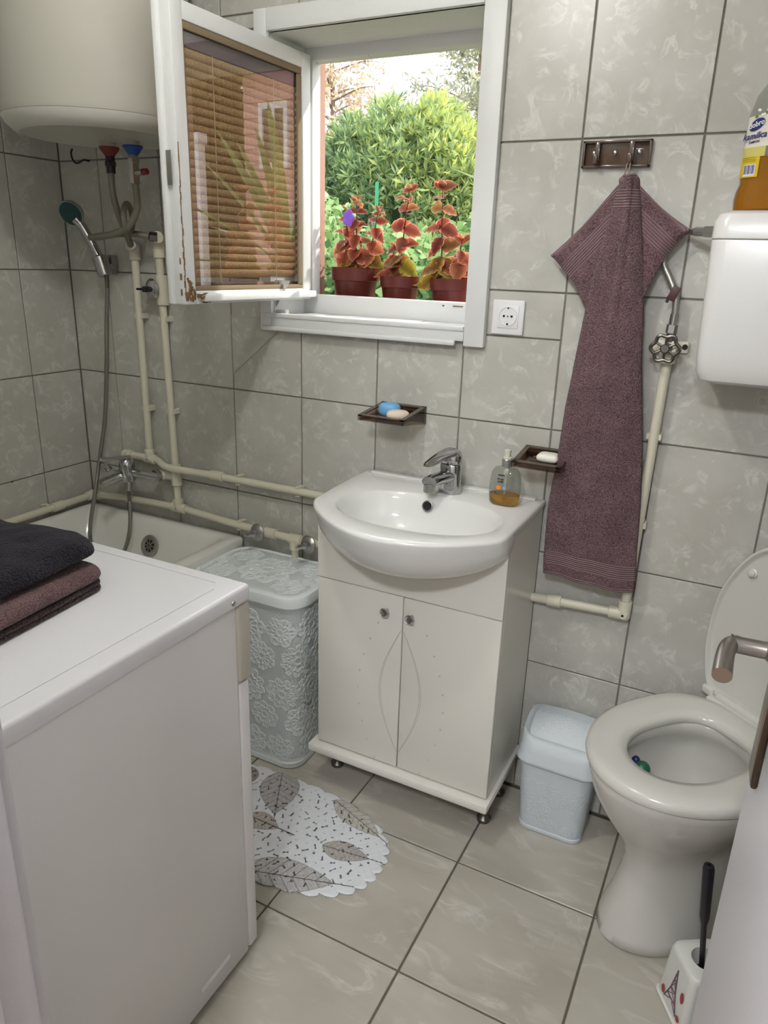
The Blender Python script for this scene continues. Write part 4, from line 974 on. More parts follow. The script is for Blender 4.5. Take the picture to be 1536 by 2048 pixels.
# ================================================================== VANITY
vn = thing('vanity_cabinet', 'cream two-door vanity cabinet under the wash basin', 'cabinet', (1.35, -0.14, 0))
vx0, vx1, vy, vt = 1.104, 1.596, -0.270, 0.842
zc, zp1, zp0 = 0.150, 0.147, 0.124
vb = MB(); vb.bx((vx0, vy+0.018, zc), (vx0+0.016, -0.004, vt), 0.001, 1); vb.bx((vx1-0.016, vy+0.018, zc), (vx1, -0.004, vt), 0.001, 1); vb.bx((vx0+0.016, vy+0.02, zc), (vx1-0.016, -0.004, zc+0.016), 0.001, 1)
vb.build('carcass', M['cabinet'], vn)
vf = MB(); fp = [(vx0, 0.648), (vx1, 0.648), (vx1, vt-0.002)]
for k in range(21):
    xx = vx1-0.012-(vx1-vx0-0.024)*k/20; fp.append((xx, min(vt-0.002, zcon(xx)+0.006+0.012*(1-abs(k/10-1)))))
fp.append((vx0, vt-0.002))
vf.loft([[Vector((a, vy, b)) for a, b in fp], [Vector((a, vy+0.0175, b)) for a, b in fp]]); vf.build('fascia', M['cabinet'], vn, False)
xm = 1.347
def arcpts(sgn):
    out = []
    for k in range(33):
        u = k/32; z = 0.555-(0.555-0.200)*u; d = 0.052*math.sin(PI*u); out.append((d, z))
    return out
for s, xa, xb in ((-1, vx0, xm-0.0012), (1, xm+0.0012, vx1)):
    d = MB().bx((xa, vy, zc+0.003), (xb, vy+0.0175, 0.645), 0.0025).build('door', M['cabinet'], vn)
    gv_ = MB()
    for off in (0.0, 0.007):
        pts = [Vector((xm+s*(0.0025+q*(1+off*6)+off*0.3), vy-0.00005, 0.378+(z-0.378)*(1-off*2))) for q, z in arcpts(s)]
        gv_.tube(pts, 0.0007, 6)
    gv_.build('engraved_leaf', M['groove'], d)
    dt = MB()
    for k in range(9):
        u = k/8; zz = 0.56-0.40*u; dd = 0.035+0.085*math.sin(PI*(0.12+0.76*u)); dt.lathe([(0.0, 0.0), (0.0028, 0.0), (0.002, 0.0012), (0, 0.0014)], (xm+s*dd, vy, zz), (0, -1, 0), 10, False, False)
    dt.build('raised_dot', M['groove'], d)
    kx, kz = (1.3035, 0.601) if s < 0 else (1.3715, 0.600)
    MB().lathe([(0.005, 0), (0.0045, 0.010), (0.0105, 0.014), (0.0115, 0.019), (0.009, 0.0225), (0.006, 0.0205), (0, 0.0205)], (kx, vy, kz), (0, -1, 0), 24).build('knob', M['chrome'], d)
MB().bx((1.084, -0.292, zp0), (1.606, -0.006, zp1), 0.005).build('plinth', M['plinth'], vn)
for x, y in ((1.108, -0.168), (1.565, -0.17), (1.12, -0.05), (1.565, -0.05)):
    MB().lathe([(0.018, 0), (0.019, 0.003), (0.019, 0.010), (0.014, 0.016), (0.011, 0.02), (0.011, zp0)], (x, y, 0), n=20).build('foot', M['old_metal'], vn)

# ================================================================== SOCKET, HOOK RACK, TOWEL
sk = thing('wall_socket', 'white square power socket on the wall right of the window', 'socket', (1.4645, 0, 1.294))
SX, SZ = 1.4645, 1.2945
MB().box((SX, -0.0045, SZ), (0.0775, 0.009, 0.0795), None, 0.003, 3).build('socket_frame', M['socket'], sk)
MB().box((SX+0.001, -0.0095, SZ+0.002), (0.051, 0.003, 0.053), None, 0.0012).build('socket_insert', M['socket'], sk)
io = MB().lathe([(0.022, 0.0), (0.022, 0.0022), (0.0205, 0.0022), (0.0198, 0.0006), (0.0, 0.0006)], (SX+0.001, -0.0108, SZ+0.003), (0, -1, 0), 40, True, False).build('socket_well', M['socket'], sk)
hb = MB()
for dx, dz, r in ((-0.0095, 0.002, 0.0028), (0.0095, 0.002, 0.0028), (0.0, 0.002, 0.0016)): hb.cyl((SX+0.001+dx, -0.0114, SZ+0.003+dz-0.002), (SX+0.001+dx, -0.0122, SZ+0.003+dz-0.002), r, 12)
hb.box((SX+0.001, -0.0118, SZ-0.0155), (0.005, 0.001, 0.005)); hb.box((SX+0.001, -0.0118, SZ+0.0215), (0.004, 0.001, 0.003))
hb.build('socket_hole', M['dark'], io)
rk = thing('hook_rack', 'smoked brown acrylic hook rack on the wall holding the purple towel', 'hook rack', (1.67, 0, 1.64))
RX0, RX1, RZ0, RZ1 = 1.600, 1.740, 1.6115, 1.6635
MB().bx((RX0, -0.009, RZ0), (RX1, -0.004, RZ1), 0.0015).build('rack_plate', M['smoke'], rk)
rb = MB()
for a, b in (((RX0, RZ0), (RX1, RZ0+0.005)), ((RX0, RZ1-0.005), (RX1, RZ1)), ((RX0, RZ0), (RX0+0.005, RZ1)), ((RX1-0.005, RZ0), (RX1, RZ1))): rb.bx((a[0], -0.012, a[1]), (b[0], -0.001, b[1]), 0.001)
rb.build('rack_rim', M['smoke_dark'], rk)
for x in (1.6315, 1.7015):
    h_ = MB(); h_.bx((x-0.005, -0.016, 1.618), (x+0.005, -0.008, 1.660), 0.001); h_.bx((x-0.005, -0.030, 1.618), (x+0.005, -0.014, 1.626), 0.002); h_.bx((x-0.005, -0.033, 1.618), (x+0.005, -0.028, 1.636), 0.002)
    h_.build('hook', M['smoke_dark'], rk)
sb = MB()
for x in (1.6245, 1.6675, 1.7165): sb.sphere((x, -0.0095, 1.640), (0.0055, 0.003, 0.0055), 14, 8)
sb.build('screw', M['chrome_dull'], rk)
tw = thing('hanging_towel', 'dusty purple terry towel hanging by its loop from the hook rack', 'towel', (1.70, -0.05, 1.59))
MB().tube(catmull([(1.696, -0.038, 1.572), (1.6975, -0.034, 1.60), (1.7005, -0.0225, 1.6275), (1.7035, -0.0225, 1.6275), (1.7055, -0.034, 1.60), (1.7065, -0.038, 1.572)], 8), 0.0016, 8).build('hanging_loop', M['towel_hem'], tw)
def interp(tab, z):
    for (z0, x0), (z1, x1) in zip(tab, tab[1:]):
        if z <= z0 and z >= z1: return x0+(x1-x0)*(z0-z)/(z0-z1)
    return tab[0][1] if z > tab[0][0] else tab[-1][1]
LE = [(1.590, 1.706), (1.583, 1.699), (1.573, 1.698), (1.518, 1.688), (1.467, 1.678), (1.399, 1.667), (1.324, 1.659), (1.218, 1.649), (1.106, 1.639), (0.985, 1.634), (0.873, 1.624), (0.735, 1.627), (0.690, 1.630)]
RE = [(1.590, 1.718), (1.583, 1.726), (1.579, 1.727), (1.532, 1.736), (1.425, 1.756), (1.328, 1.770), (1.230, 1.780), (1.124, 1.796), (1.031, 1.810), (0.909, 1.823), (0.807, 1.830), (0.717, 1.838), (0.690, 1.836)]
nu, nv = 90, 300; ztop, zb0, zb1 = 1.590, 0.690, 0.690
U, Vv = np.meshgrid(np.linspace(0, 1, nu), np.linspace(0, 1, nv), indexing='ij')
V = np.zeros((nu, nv, 3)); hem = np.zeros((nu, nv))
for j in range(nv):
    z = ztop-(ztop-0.690)*(j/(nv-1)); xl, xr = interp(LE, z), interp(RE, z)
    for i in range(nu):
        u = i/(nu-1); x = xl+(xr-xl)*u; t = (ztop-z)/(ztop-0.69)
        bulge = 0.022*math.sin(PI*u)**0.5*(1-0.45*t)
        fold = 0.006*math.exp(-((u-0.62+0.25*t)/0.05)**2)*(1-t)**0.5+0.005*math.sin(u*9+2.0)*t
        nn = mnoise.noise((x*14, z*9, 3.0))*0.0035
        V[i, j] = (x, -0.052-bulge-fold-nn-0.012*(1-abs(2*u-1))*0, z+(0.004*math.sin(u*13)+0.010*(1-u))*(t**12)*0.6)
        hem[i, j] = min((ztop-z)*1.0+0.004, (z-0.690))
f = gridfaces(nu, nv)
mo = npmesh('front_fall', V.reshape(-1, 3), f, M['terry_mauve'], tw, {'hem': hem.ravel()})
md = mo.modifiers.new('thick', 'SOLIDIFY'); md.thickness = 0.006; md.offset = -1
def wing(name, poly, side):
    """poly: top-edge start, outer tip, lower points back to the middle; hem distance is measured from the top edge"""
    A, B = Vector(poly[0]), Vector(poly[1]); low = [Vector(p) for p in poly[1:]]
    nu, nv = 70, 60; V = np.zeros((nu, nv, 3)); hm = np.zeros((nu, nv)); tot = [0]
    for a, b in zip(low, low[1:]): tot.append(tot[-1]+(b-a).length)
    def lowat(s):
        d = tot[-1]*s
        for k in range(len(low)-1):
            if d <= tot[k+1]+1e-9: return low[k].lerp(low[k+1], (d-tot[k])/(tot[k+1]-tot[k]))
        return low[-1]
    tv = (B-A).normalized(); nrm = Vector((tv.y, -tv.x)) if side > 0 else Vector((-tv.y, tv.x))
    for i in range(nu):
        u = i/(nu-1); top = A.lerp(B, u); top += Vector((0, -0.006*math.sin(PI*u)))
        lw = lowat(1-u); 
        for j in range(nv):
            v = j/(nv-1); p = top.lerp(lw, v)
            inn = Vector((1.715, p.y)); 
            y = -0.056+0.016*u+0.010*math.sin(v*5+u*3)*u*0.6-mnoise.noise((p.x*20, p.y*20, 1.0))*0.003
            V[i, j] = (p.x, y, p.y); hm[i, j] = abs((p-A).dot(Vector((-tv.y, tv.x))))
    o = npmesh(name, V.reshape(-1, 3), gridfaces(nu, nv), M['terry_mauve'], tw, {'hem': hm.ravel()})
    md = o.modifiers.new('thick', 'SOLIDIFY'); md.thickness = 0.005; md.offset = 0
    return o
wing('left_corner', [(1.700, 1.584), (1.564, 1.434), (1.607, 1.393), (1.627, 1.374), (1.655, 1.322), (1.70, 1.30)], -1)
wing('right_corner', [(1.722, 1.584), (1.840, 1.489), (1.801, 1.442), (1.783, 1.396), (1.766, 1.340), (1.73, 1.30)], 1)
MB().sphere((1.711, -0.056, 1.581), (0.020, 0.022, 0.012), 20, 12).build('top_fold', M['terry_mauve'], tw)
# ================================================================== LAUNDRY HAMPER (perforated lace pattern, real holes and relief)
def rose(u, v, c, R, pet=6, ph=0.0):
    """relief of one lace flower at c: (mask 0..1, height)"""
    dx, dy = u-c[0], v-c[1]; r = np.hypot(dx, dy)/R; a = np.arctan2(dy, dx)+ph
    edge = 0.78+0.22*np.abs(np.cos(a*pet/2))
    edge2 = 0.50+0.14*np.abs(np.cos((a+0.5)*pet/2))
    ridge = np.exp(-((r-edge)/0.045)**2)+np.exp(-((r-edge*0.86)/0.035)**2)*0.6+np.exp(-((r-edge2)/0.045)**2)+np.exp(-((r-0.22)/0.05)**2)
    vein = np.where((r > 0.26) & (r < edge2), np.abs(np.cos(a*pet))**8, 0)+np.where((r > edge2) & (r < edge), np.abs(np.cos(a*pet*1.5))**10*0.7, 0)
    return (r < edge+0.04), ridge+vein
def lace(u, v, flowers, pitch=0.0048):
    """returns hole mask and relief for surface coordinates"""
    fm = np.zeros(u.shape, bool); h = np.zeros(u.shape)
    for c, R, pet, ph in flowers:
        m_, hh = rose(u, v, c, R, pet, ph); h = np.where(m_, np.maximum(h, hh), h); fm |= m_
    row = np.floor(v/(pitch*0.866)); uo = u+np.where(row % 2 == 0, 0, pitch/2)
    fx = (uo/pitch) % 1-0.5; fy = (v/(pitch*0.866)) % 1-0.5
    hole = (np.hypot(fx, fy*0.866) < 0.28) & ~fm
    small = fm & (h < 0.16) & (np.hypot(fx, fy*0.866) < 0.27)
    return hole | small, h
hx0, hx1, hy0, hy1, hzt = 0.662, 1.046, -0.283, -0.010, 0.565
hm = thing('laundry_hamper', 'pale perforated lace-pattern plastic laundry hamper between tub and vanity', 'hamper', ((hx0+hx1)/2, (hy0+hy1)/2, 0))
def perim(hxs, hys, r, n): return resample(rrect(0, 0, hxs, hys, r, 160), n)
nP, nH = 560, 230; hz0, hz1 = 0.022, 0.528
cxh, cyh = (hx0+hx1)/2, (hy0+hy1)/2
bot = np.array([(p.x, p.y) for p in perim(0.168, 0.116, 0.05, nP)]); top = np.array([(p.x, p.y) for p in perim(0.182, 0.127, 0.055, nP)])
tt = np.linspace(0, 1, nH)
XY = bot[:, None, :]*(1-tt)[None, :, None]+top[:, None, :]*tt[None, :, None]
per = 1.06; uu = np.linspace(0, per, nP, endpoint=False)[:, None]*np.ones((1, nH)); vv = (hz0+(hz1-hz0)*tt)[None, :]*np.ones((nP, 1))
fl = []; k = 0
rng = random.Random(3)
for j, v0 in enumerate((0.07, 0.165, 0.26, 0.355, 0.45)):
    for i in range(10):
        fl.append(((i*0.106+(0.053 if j % 2 else 0.0)+rng.uniform(-.008, .008), v0+rng.uniform(-.008, .008)), rng.choice((0.050, 0.056, 0.044)), rng.choice((6, 8, 10)), rng.uniform(0, 3)))
hole, hgt = lace(uu, vv, fl)
nrm = XY-0; ctr = np.array([0, 0]); nl = np.linalg.norm(XY, axis=2, keepdims=True); nd = XY/nl
ex_ = np.minimum(1, np.minimum(tt, 1-tt)*30)[None, :]
P3 = np.concatenate([XY+nd*(hgt*0.0022*ex_)[:, :, None], vv[:, :, None]], 2); P3[:, :, 0] += cxh; P3[:, :, 1] += cyh
hole[:, :6] = False; hole[:, -5:] = False
body = npmesh('hamper_body', P3.reshape(-1, 3), gridfaces(nP, nH, True, ~hole[:, :-1]), M['lace'], hm, angle=80)
bm_ = MB(); base = lambda a, b, r, z: [Vector((p.x+cxh, p.y+cyh, z)) for p in perim(a, b, r, 120)]
bm_.loft([base(0.160, 0.108, 0.045, 0.0015), base(0.168, 0.116, 0.05, 0.003), base(0.170, 0.118, 0.05, 0.02), base(0.168, 0.116, 0.05, 0.024)])
bm_.build('hamper_base', M['lace'], hm)
MB().loft([base(0.16, 0.108, 0.045, 0.03), base(0.174, 0.12, 0.05, 0.52)], False, False).build('inner_shade', mat('painted hamper inner shade', srgb(226, 233, 234), 0.9), hm)  # sheet behind the holes; the shade inside the hamper is put into its tone
lm = MB(); lbase = lambda d, z: [Vector((p.x+cxh, p.y+cyh, z)) for p in perim(0.192-d, 0.1365-d, 0.06, 160)]
lm.loft([lbase(0.004, 0.527), lbase(0.0, 0.530), lbase(0.0, 0.548), lbase(0.003, 0.556), lbase(0.010, 0.5605), lbase(0.0155, 0.5605), lbase(0.017, 0.557)], True, False); lid = lm.build('hamper_lid', M['lace'], hm)
nx, ny = 190, 132
gx = np.linspace(-0.176, 0.176, nx)[:, None]*np.ones((1, ny)); gy = np.linspace(-0.1205, 0.1205, ny)[None, :]*np.ones((nx, 1))
def sdf_rr(x, y, hx, hy, r):
    qx = np.abs(x)-hx+r; qy = np.abs(y)-hy+r; return np.hypot(np.maximum(qx, 0), np.maximum(qy, 0))+np.minimum(np.maximum(qx, qy), 0)-r
fl = [((0.0, 0.0), 0.085, 8, 0.3)]+[((sx*0.115, sy*0.065), 0.045, 6, 0.5*sx+sy) for sx in (-1, 1) for sy in (-1, 1)]+[((sx*0.16, 0.0), 0.03, 6, 0) for sx in (-1, 1)]
hole, hgt = lace(gx, gy, fl); sd_ = sdf_rr(gx, gy, 0.175, 0.1195, 0.045)
hole &= sd_ < -0.006; out_ = sd_ > 0.0005
gz = 0.5575+0.004*np.clip(1-(gx/0.18)**2, 0, 1)*np.clip(1-(gy/0.125)**2, 0, 1)+hgt*0.0018*(sd_ < -0.004)
npmesh('lid_lace', np.stack([gx+cxh, gy+cyh, gz], 2).reshape(-1, 3), gridfaces(nx, ny, False, ~(hole | out_)[:-1, :-1]), M['lace'], lid, angle=80)
MB().loft([lbase(0.018, 0.548), lbase(0.019, 0.550)]).build('lid_underside', M['lace'], lid)

# ================================================================== WASTE BIN
bcx_, bcy_ = 1.7315, -0.083
wb_ = thing('waste_bin', 'small white swing-lid waste bin between vanity and toilet', 'bin', (bcx_, bcy_, 0))
nP, nH = 340, 110
bot = np.array([(p.x, p.y) for p in perim(0.082, 0.062, 0.030, nP)]); top = np.array([(p.x, p.y) for p in perim(0.096, 0.070, 0.034, nP)])
tt = np.linspace(0, 1, nH); XY = bot[:, None, :]*(1-tt)[None, :, None]+top[:, None, :]*tt[None, :, None]
uu = np.linspace(0, 0.55, nP, endpoint=False)[:, None]*np.ones((1, nH)); vv = (0.012+0.203*tt)[None, :]*np.ones((nP, 1))
fl = [((rng.uniform(0, .55), rng.uniform(0.02, 0.15)), rng.uniform(0.014, 0.03), rng.choice((5, 6, 8)), rng.uniform(0, 3)) for _ in range(70)]
h = np.zeros(uu.shape)
for c, R, pet, ph in fl:
    m_, hh = rose(uu, vv, c, R, pet, ph); h = np.where(m_, np.maximum(h*0.7, hh), h)
h *= (vv < 0.165)*np.minimum(1, np.minimum(tt, 1)*15)[None, :]
nd = XY/np.linalg.norm(XY, axis=2, keepdims=True)
P3 = np.concatenate([XY+nd*(h*0.0012)[:, :, None], vv[:, :, None]], 2); P3[:, :, 0] += bcx_; P3[:, :, 1] += bcy_
npmesh('bin_body', P3.reshape(-1, 3), gridfaces(nP, nH, True), M['bin'], wb_, angle=80)
bb_ = lambda a, b, r, z: [Vector((p.x+bcx_, p.y+bcy_, z)) for p in perim(a, b, r, 120)]
MB().loft([bb_(0.078, 0.058, 0.03, 0.0015), bb_(0.0835, 0.0635, 0.03, 0.003), bb_(0.0835, 0.0635, 0.03, 0.012), bb_(0.082, 0.062, 0.03, 0.0135)]).build('bin_base', M['bin'], wb_)
bl_ = MB(); ld = []
for a, b, r, z in ((0.094, 0.069, 0.034, 0.207), (0.103, 0.076, 0.038, 0.209), (0.107, 0.079, 0.04, 0.214), (0.107, 0.079, 0.04, 0.221), (0.1035, 0.0755, 0.038, 0.226), (0.101, 0.0735, 0.037, 0.240)): ld.append(bb_(a, b, r, z))
# hip of the lid: front slopes back, sides rise to a barrel top
def lidring(s):
    out = []
    for p in perim(0.101, 0.0735, 0.037, 120):
        f_ = 1-0.16*s; x = p.x*(1-0.05*s); y = p.y*(1-0.30*s)+0.012*s; out.append(Vector((x+bcx_, y+bcy_, 0.240+0.066*math.sin(s*PI/2)-0.035*(max(0, -p.y/0.0735)**1.5)*s)))
    return out
for s in (0.2, 0.4, 0.6, 0.8, 0.92, 1.0): ld.append(lidring(s))
lidb = bl_.loft(ld, True, True).build('bin_lid', M['bin'], wb_, True, angle=60)
nx, ny = 110, 80; gx = np.linspace(-1, 1, nx)[:, None]*np.ones((1, ny)); gy = np.linspace(-1, 1, ny)[None, :]*np.ones((nx, 1))
fl = [((rng.uniform(-.075, .075), rng.uniform(-.05, .05)), rng.uniform(0.012, 0.024), rng.choice((5, 6, 8)), rng.uniform(0, 3)) for _ in range(22)]
h = np.zeros(gx.shape)
for c, R, pet, ph in fl:
    m_, hh = rose(gx*0.084, gy*0.056, c, R, pet, ph); h = np.where(m_, np.maximum(h*0.7, hh), h)
sq = sdf_rr(gx*0.084, gy*0.056, 0.084, 0.056, 0.026); ins = sq < 0.0003
zf = 0.3165-0.020*(gx**2)*0.35-0.052*np.clip((0.25-gy)/1.25, 0, 1)**1.6-0.004*np.clip(gy-0.25, 0, 1)
zf = zf+h*0.0011*(sq < -0.004)-0.006*np.clip((sq+0.003)/0.003, 0, 1)
npmesh('swing_flap', np.stack([gx*0.084+bcx_, gy*0.056+bcy_+0.004, zf], 2).reshape(-1, 3), gridfaces(nx, ny, False, ins[:-1, :-1]), M['bin'], lidb, angle=80)

# ================================================================== BATH MAT
bmt = thing('bath_mat', 'white cobble-shaped bath mat printed with grey skeleton leaves on the floor', 'bath mat', (1.06, -0.46, 0))
mcx, mcy, ma, mb_ = 1.055, -0.462, 0.348, 0.181
cs = 0.00155; nx, ny = int(0.71/cs), int(0.38/cs)
gx = (np.arange(nx)-nx/2)[:, None]*cs*np.ones((1, ny)); gy = (np.arange(ny)-ny/2)[None, :]*cs*np.ones((nx, 1))
ang = np.arctan2(gy/mb_, gx/ma); rr = (np.abs(gx/(ma-0.009))**2.5+np.abs(gy/(mb_-0.009))**2.5)**(1/2.5)
arc = ang*0.27/0.0125/2
scal = rr-1-(0.009/0.24)*np.abs(np.cos(ang*18))**0.7*1.2
# bone-shaped holes on a jittered grid
rs = np.random.RandomState(5); hole = np.zeros(gx.shape, bool); bp_ = 0.0265
for i in range(int(0.72/bp_)):
    for j in range(int(0.40/(bp_*0.87))):
        px_, py_ = -0.36+i*bp_+(bp_/2 if j % 2 else 0)+rs.uniform(-.005, .005), -0.20+j*bp_*0.87+rs.uniform(-.005, .005)
        a_ = rs.uniform(0, PI); L_h = rs.choice([0.0, 0.002, 0.0048, 0.0062, 0.0075]); wd_ = rs.uniform(0.0021, 0.0030) if L_h > 0.003 else 0.0036
        i0, i1 = int((px_-0.02)/cs+nx/2), int((px_+0.02)/cs+nx/2); j0, j1 = int((py_-0.02)/cs+ny/2), int((py_+0.02)/cs+ny/2)
        i0, j0 = max(i0, 0), max(j0, 0)
        if i1 <= i0 or j1 <= j0 or i0 >= nx or j0 >= ny: continue
        X, Y = gx[i0:i1, j0:j1]-px_, gy[i0:i1, j0:j1]-py_; U_ = X*math.cos(a_)+Y*math.sin(a_); V_ = -X*math.sin(a_)+Y*math.cos(a_)
        hole[i0:i1, j0:j1] |= (np.abs(U_) < L_h+0.0012) & (np.abs(V_) < wd_*(0.65+0.9*(np.abs(U_)/(L_h+0.0012))**2))
hole &= rr < 0.94
col = np.ones((nx, ny, 4)); white = np.array(srgb(226, 229, 232)); col[:, :] = white
def leafprint(c, L, W, ang_, basec, veinc, fine, n=9):
    global col
    ca, sa2 = math.cos(ang_), math.sin(ang_); x = (gx-c[0])*ca+(gy-c[1])*sa2; y = -(gx-c[0])*sa2+(gy-c[1])*ca
    t = np.clip(x/L+0.5, 0, 1); half = W*np.sin(PI*t**0.85)**0.8*(1-0.25*t)
    ins = (np.abs(y) < half) & (x > -L/2) & (x < L/2)
    base = np.array(srgb(*basec)); vein = np.array(srgb(*veinc))
    s = (x-np.abs(y)*0.75)/L*n; lat = np.abs((s % 1)-0.5) < 0.05
    nz1 = np.abs(np.sin(x*900+np.sin(y*700)*1.7))*np.abs(np.sin(y*820+np.sin(x*640)*1.9)) < fine
    rim = (np.abs(y) > half-0.0016); mid = np.abs(y) < 0.0012
    stem = (np.abs(y) < 0.0012) & (x >= L/2-0.01) & (x < L/2+0.05)
    k = np.where(nz1, 0.55, 0.0); k = np.where(lat, 0.7, k); k = np.where(rim, 0.5, k); k = np.where(mid, 0.95, k)
    cc = base[None, None]*(1-k[:, :, None])+vein[None, None]*k[:, :, None]
    col = np.where(ins[:, :, None], cc, col); col = np.where(stem[:, :, None], vein[None, None], col)
o = np.array((mcx, mcy))
leafprint((1.03-mcx, -0.355-mcy), 0.175, 0.062, math.radians(-62), (186, 184, 182), (92, 90, 92), 0.05)
leafprint((0.915-mcx, -0.35-mcy), 0.09, 0.035, math.radians(-75), (158, 152, 146), (80, 76, 72), 0.05)
leafprint((1.268-mcx, -0.338-mcy), 0.18, 0.038, math.radians(-20), (198, 195, 186), (100, 96, 90), 0.05)
leafprint((1.302-mcx, -0.455-mcy), 0.125, 0.035, math.radians(8), (182, 177, 172), (78, 74, 72), 0.04)
leafprint((1.06-mcx, -0.47-mcy), 0.10, 0.034, math.radians(0), (186, 179, 170), (80, 76, 72), 0.04)
leafprint((1.215-mcx, -0.590-mcy), 0.235, 0.060, math.radians(18), (200, 198, 196), (58, 56, 58), 0.16, 8)
leafprint((0.83-mcx, -0.50-mcy), 0.20, 0.06, math.radians(40), (186, 184, 182), (92, 90, 92), 0.08)
inside = scal < 0
zt = 0.0065+0.0004*np.sin(gx*270)*np.sin(gy*270)-0.003*np.clip((scal+0.03)/0.03, 0, 1)**2
keep = inside & ~hole
mt = npmesh('mat_top', np.stack([gx+mcx, gy+mcy, zt], 2).reshape(-1, 3), gridfaces(nx, ny, False, keep[:-1, :-1]), M['mat_print'], bmt, colors=col.reshape(-1, 4), angle=80)
md = mt.modifiers.new('thick', 'SOLIDIFY'); md.thickness = 0.004; md.offset = -1
MB().loft([[Vector((mcx+(ma-0.022)*math.copysign(abs(math.cos(a))**0.8, math.cos(a)), mcy+(mb_-0.022)*math.copysign(abs(math.sin(a))**0.8, math.sin(a)), z)) for a in [2*PI*k/96 for k in range(96)]] for z in (0.0003, 0.0016)]).build('mat_hole_shade', mat('painted mat hole shade', srgb(84, 82, 78), 0.9), bmt)  # dark sheet added below the holes; their shade is in its colour

# ================================================================== TOILET
tA = math.radians(-38); TO = Vector((2.1496, -0.099, 0))
tl_ = thing('toilet', 'white ceramic toilet with raised lid standing askew in the right corner', 'toilet', TO, (0, 0, tA))
def egg(f, b, hw, c, z, n=96, e=2.0, eb=2.4):
    out = []
    for k in range(n):
        a = 2*PI*k/n; s, co = math.sin(a), math.cos(a)        # co>0 front
        ee = e if co > 0 else eb
        x = hw*math.copysign(abs(s)**(2/ee), s); L = (f-c) if co > 0 else (c-b)
        out.append(Vector((x, -(c+L*math.copysign(abs(co)**(2/ee), co)), z)))
    return out
sec = [egg(.352, -.02, .100, .20, 0.0), egg(.362, -.02, .106, .20, .006), egg(.357, -.02, .102, .20, .03), egg(.338, -.02, .088, .19, .09), egg(.322, -.02, .078, .18, .155), egg(.320, -.02, .077, .18, .20), egg(.332, -.025, .086, .18, .240),
       egg(.362, -.03, .110, .19, .285), egg(.392, -.035, .138, .20, .33), egg(.414, -.04, .160, .20, .375), egg(.426, -.04, .174, .20, .415), egg(.429, -.04, .177, .20, .432), egg(.424, -.035, .172, .20, .4405), egg(.40, 0.0, .150, .20, .442),
       egg(.362, .065, .112, .22, .442), egg(.354, .07, .104, .22, .436), egg(.356, .068, .106, .22, .41), egg(.366, .06, .118, .22, .395), egg(.358, .07, .112, .22, .36), egg(.335, .09, .096, .21, .315), egg(.325, .10, .088, .21, .305), egg(.27, .12, .06, .2, .25), egg(.22, .14, .03, .18, .215)]
MB().loft(sec, True, True).build('bowl', M['toilet'], tl_, True, local=True, angle=70)
so_ = [(.434, .012, .186, .2, .443), (.4355, .010, .1875, .2, .449), (.434, .012, .186, .2, .460), (.424, .018, .176, .2, .4665), (.40, .035, .152, .21, .4675), (.368, .062, .120, .22, .4645), (.350, .076, .101, .22, .459), (.346, .079, .098, .22, .450), (.347, .078, .099, .22, .443)]
st_ = MB(); st_.loft([egg(*a, eb=3.2) for a in so_]+[egg(*so_[0], eb=3.2)], False, False); st_.build('seat', M['seat'], tl_, True, local=True, angle=75)
hb_ = MB(); hb_.bx((-0.116, -0.014, 0.441), (0.116, 0.010, 0.480), 0.010, 3); hb_.bx((-0.128, -0.026, 0.443), (0.128, 0.006, 0.468), 0.008, 3)
hb_.build('hinge_bar', M['seat'], tl_, True, local=True)
# raised lid: local outline (lateral, height)
half = [(0.0, -0.004), (-0.10, -0.004), (-0.138, 0.0), (-0.149, 0.020), (-0.158, 0.060), (-0.163, 0.135), (-0.147, 0.245), (-0.108, 0.335), (-0.056, 0.398), (0.0, 0.418)]
oc = [Vector((p.x, p.y, 0)) for p in catmull([(a, b, 0) for a, b in half], 6)]; oc = oc+[Vector((-p.x, p.y, 0)) for p in reversed(oc[1:-1])]
oc = resample(oc, 110); tlt = math.radians(-4.5)
def LP(p, d, s):       # d depth towards front, s inset scale
    c = Vector((0, 0.21, 0)); q = c+(p-c)*s
    hh = 0.470+q.y*math.cos(tlt); return Vector((q.x, 0.005+q.y*math.sin(tlt)-d, hh))
lL = [[LP(p, -0.004, 0.3) for p in oc], [LP(p, -0.004, 0.96) for p in oc], [LP(p, 0.000, 0.995) for p in oc], [LP(p, 0.006, 1.0) for p in oc], [LP(p, 0.011, 0.99) for p in oc], [LP(p, 0.0125, 0.975) for p in oc], [LP(p, 0.011, 0.955) for p in oc], [LP(p, 0.005, 0.94) for p in oc], [LP(p, 0.0035, 0.9) for p in oc], [LP(p, 0.0035, 0.3) for p in oc]]
lo_ = MB().loft(lL).build('lid', M['seat'], tl_, True, local=True, angle=70)
for sx in (-1, 1):
    bp = MB(); pc_ = LP(Vector((sx*0.070, 0.335, 0)), 0.0035, 1.0); bp.lathe([(0.0105, 0), (0.0105, 0.003), (0.008, 0.005), (0.008, 0.009), (0.005, 0.012), (0, 0.0125)], pc_, (0, -1, 0.04), 20); bp.build('lid_bumper', M['seat'], lo_, True, local=True)
for a_ in (-0.150, 0.118): MB().bx((a_, -0.016, 0.462), (a_+0.032, 0.009, 0.484), 0.006, 3).build('lid_hinge', M['seat'], lo_, True, local=True)
bt_ = MB().lathe([(0.0, 0), (0.009, 0), (0.009, 0.002), (0.006, 0.004), (0, 0.0045)], (0.079, -0.235, 0.075), (0.93, 0.0, 0.35), 14, False, False)
bt_.build('floor_bolt', M['chrome_dull'], tl_, True, local=True)
fr = MB().sphere((-0.052, -0.275, 0.388), (0.017, 0.018, 0.018), 16, 10).build('freshener', M['fresh_green'], tl_, True, local=True)
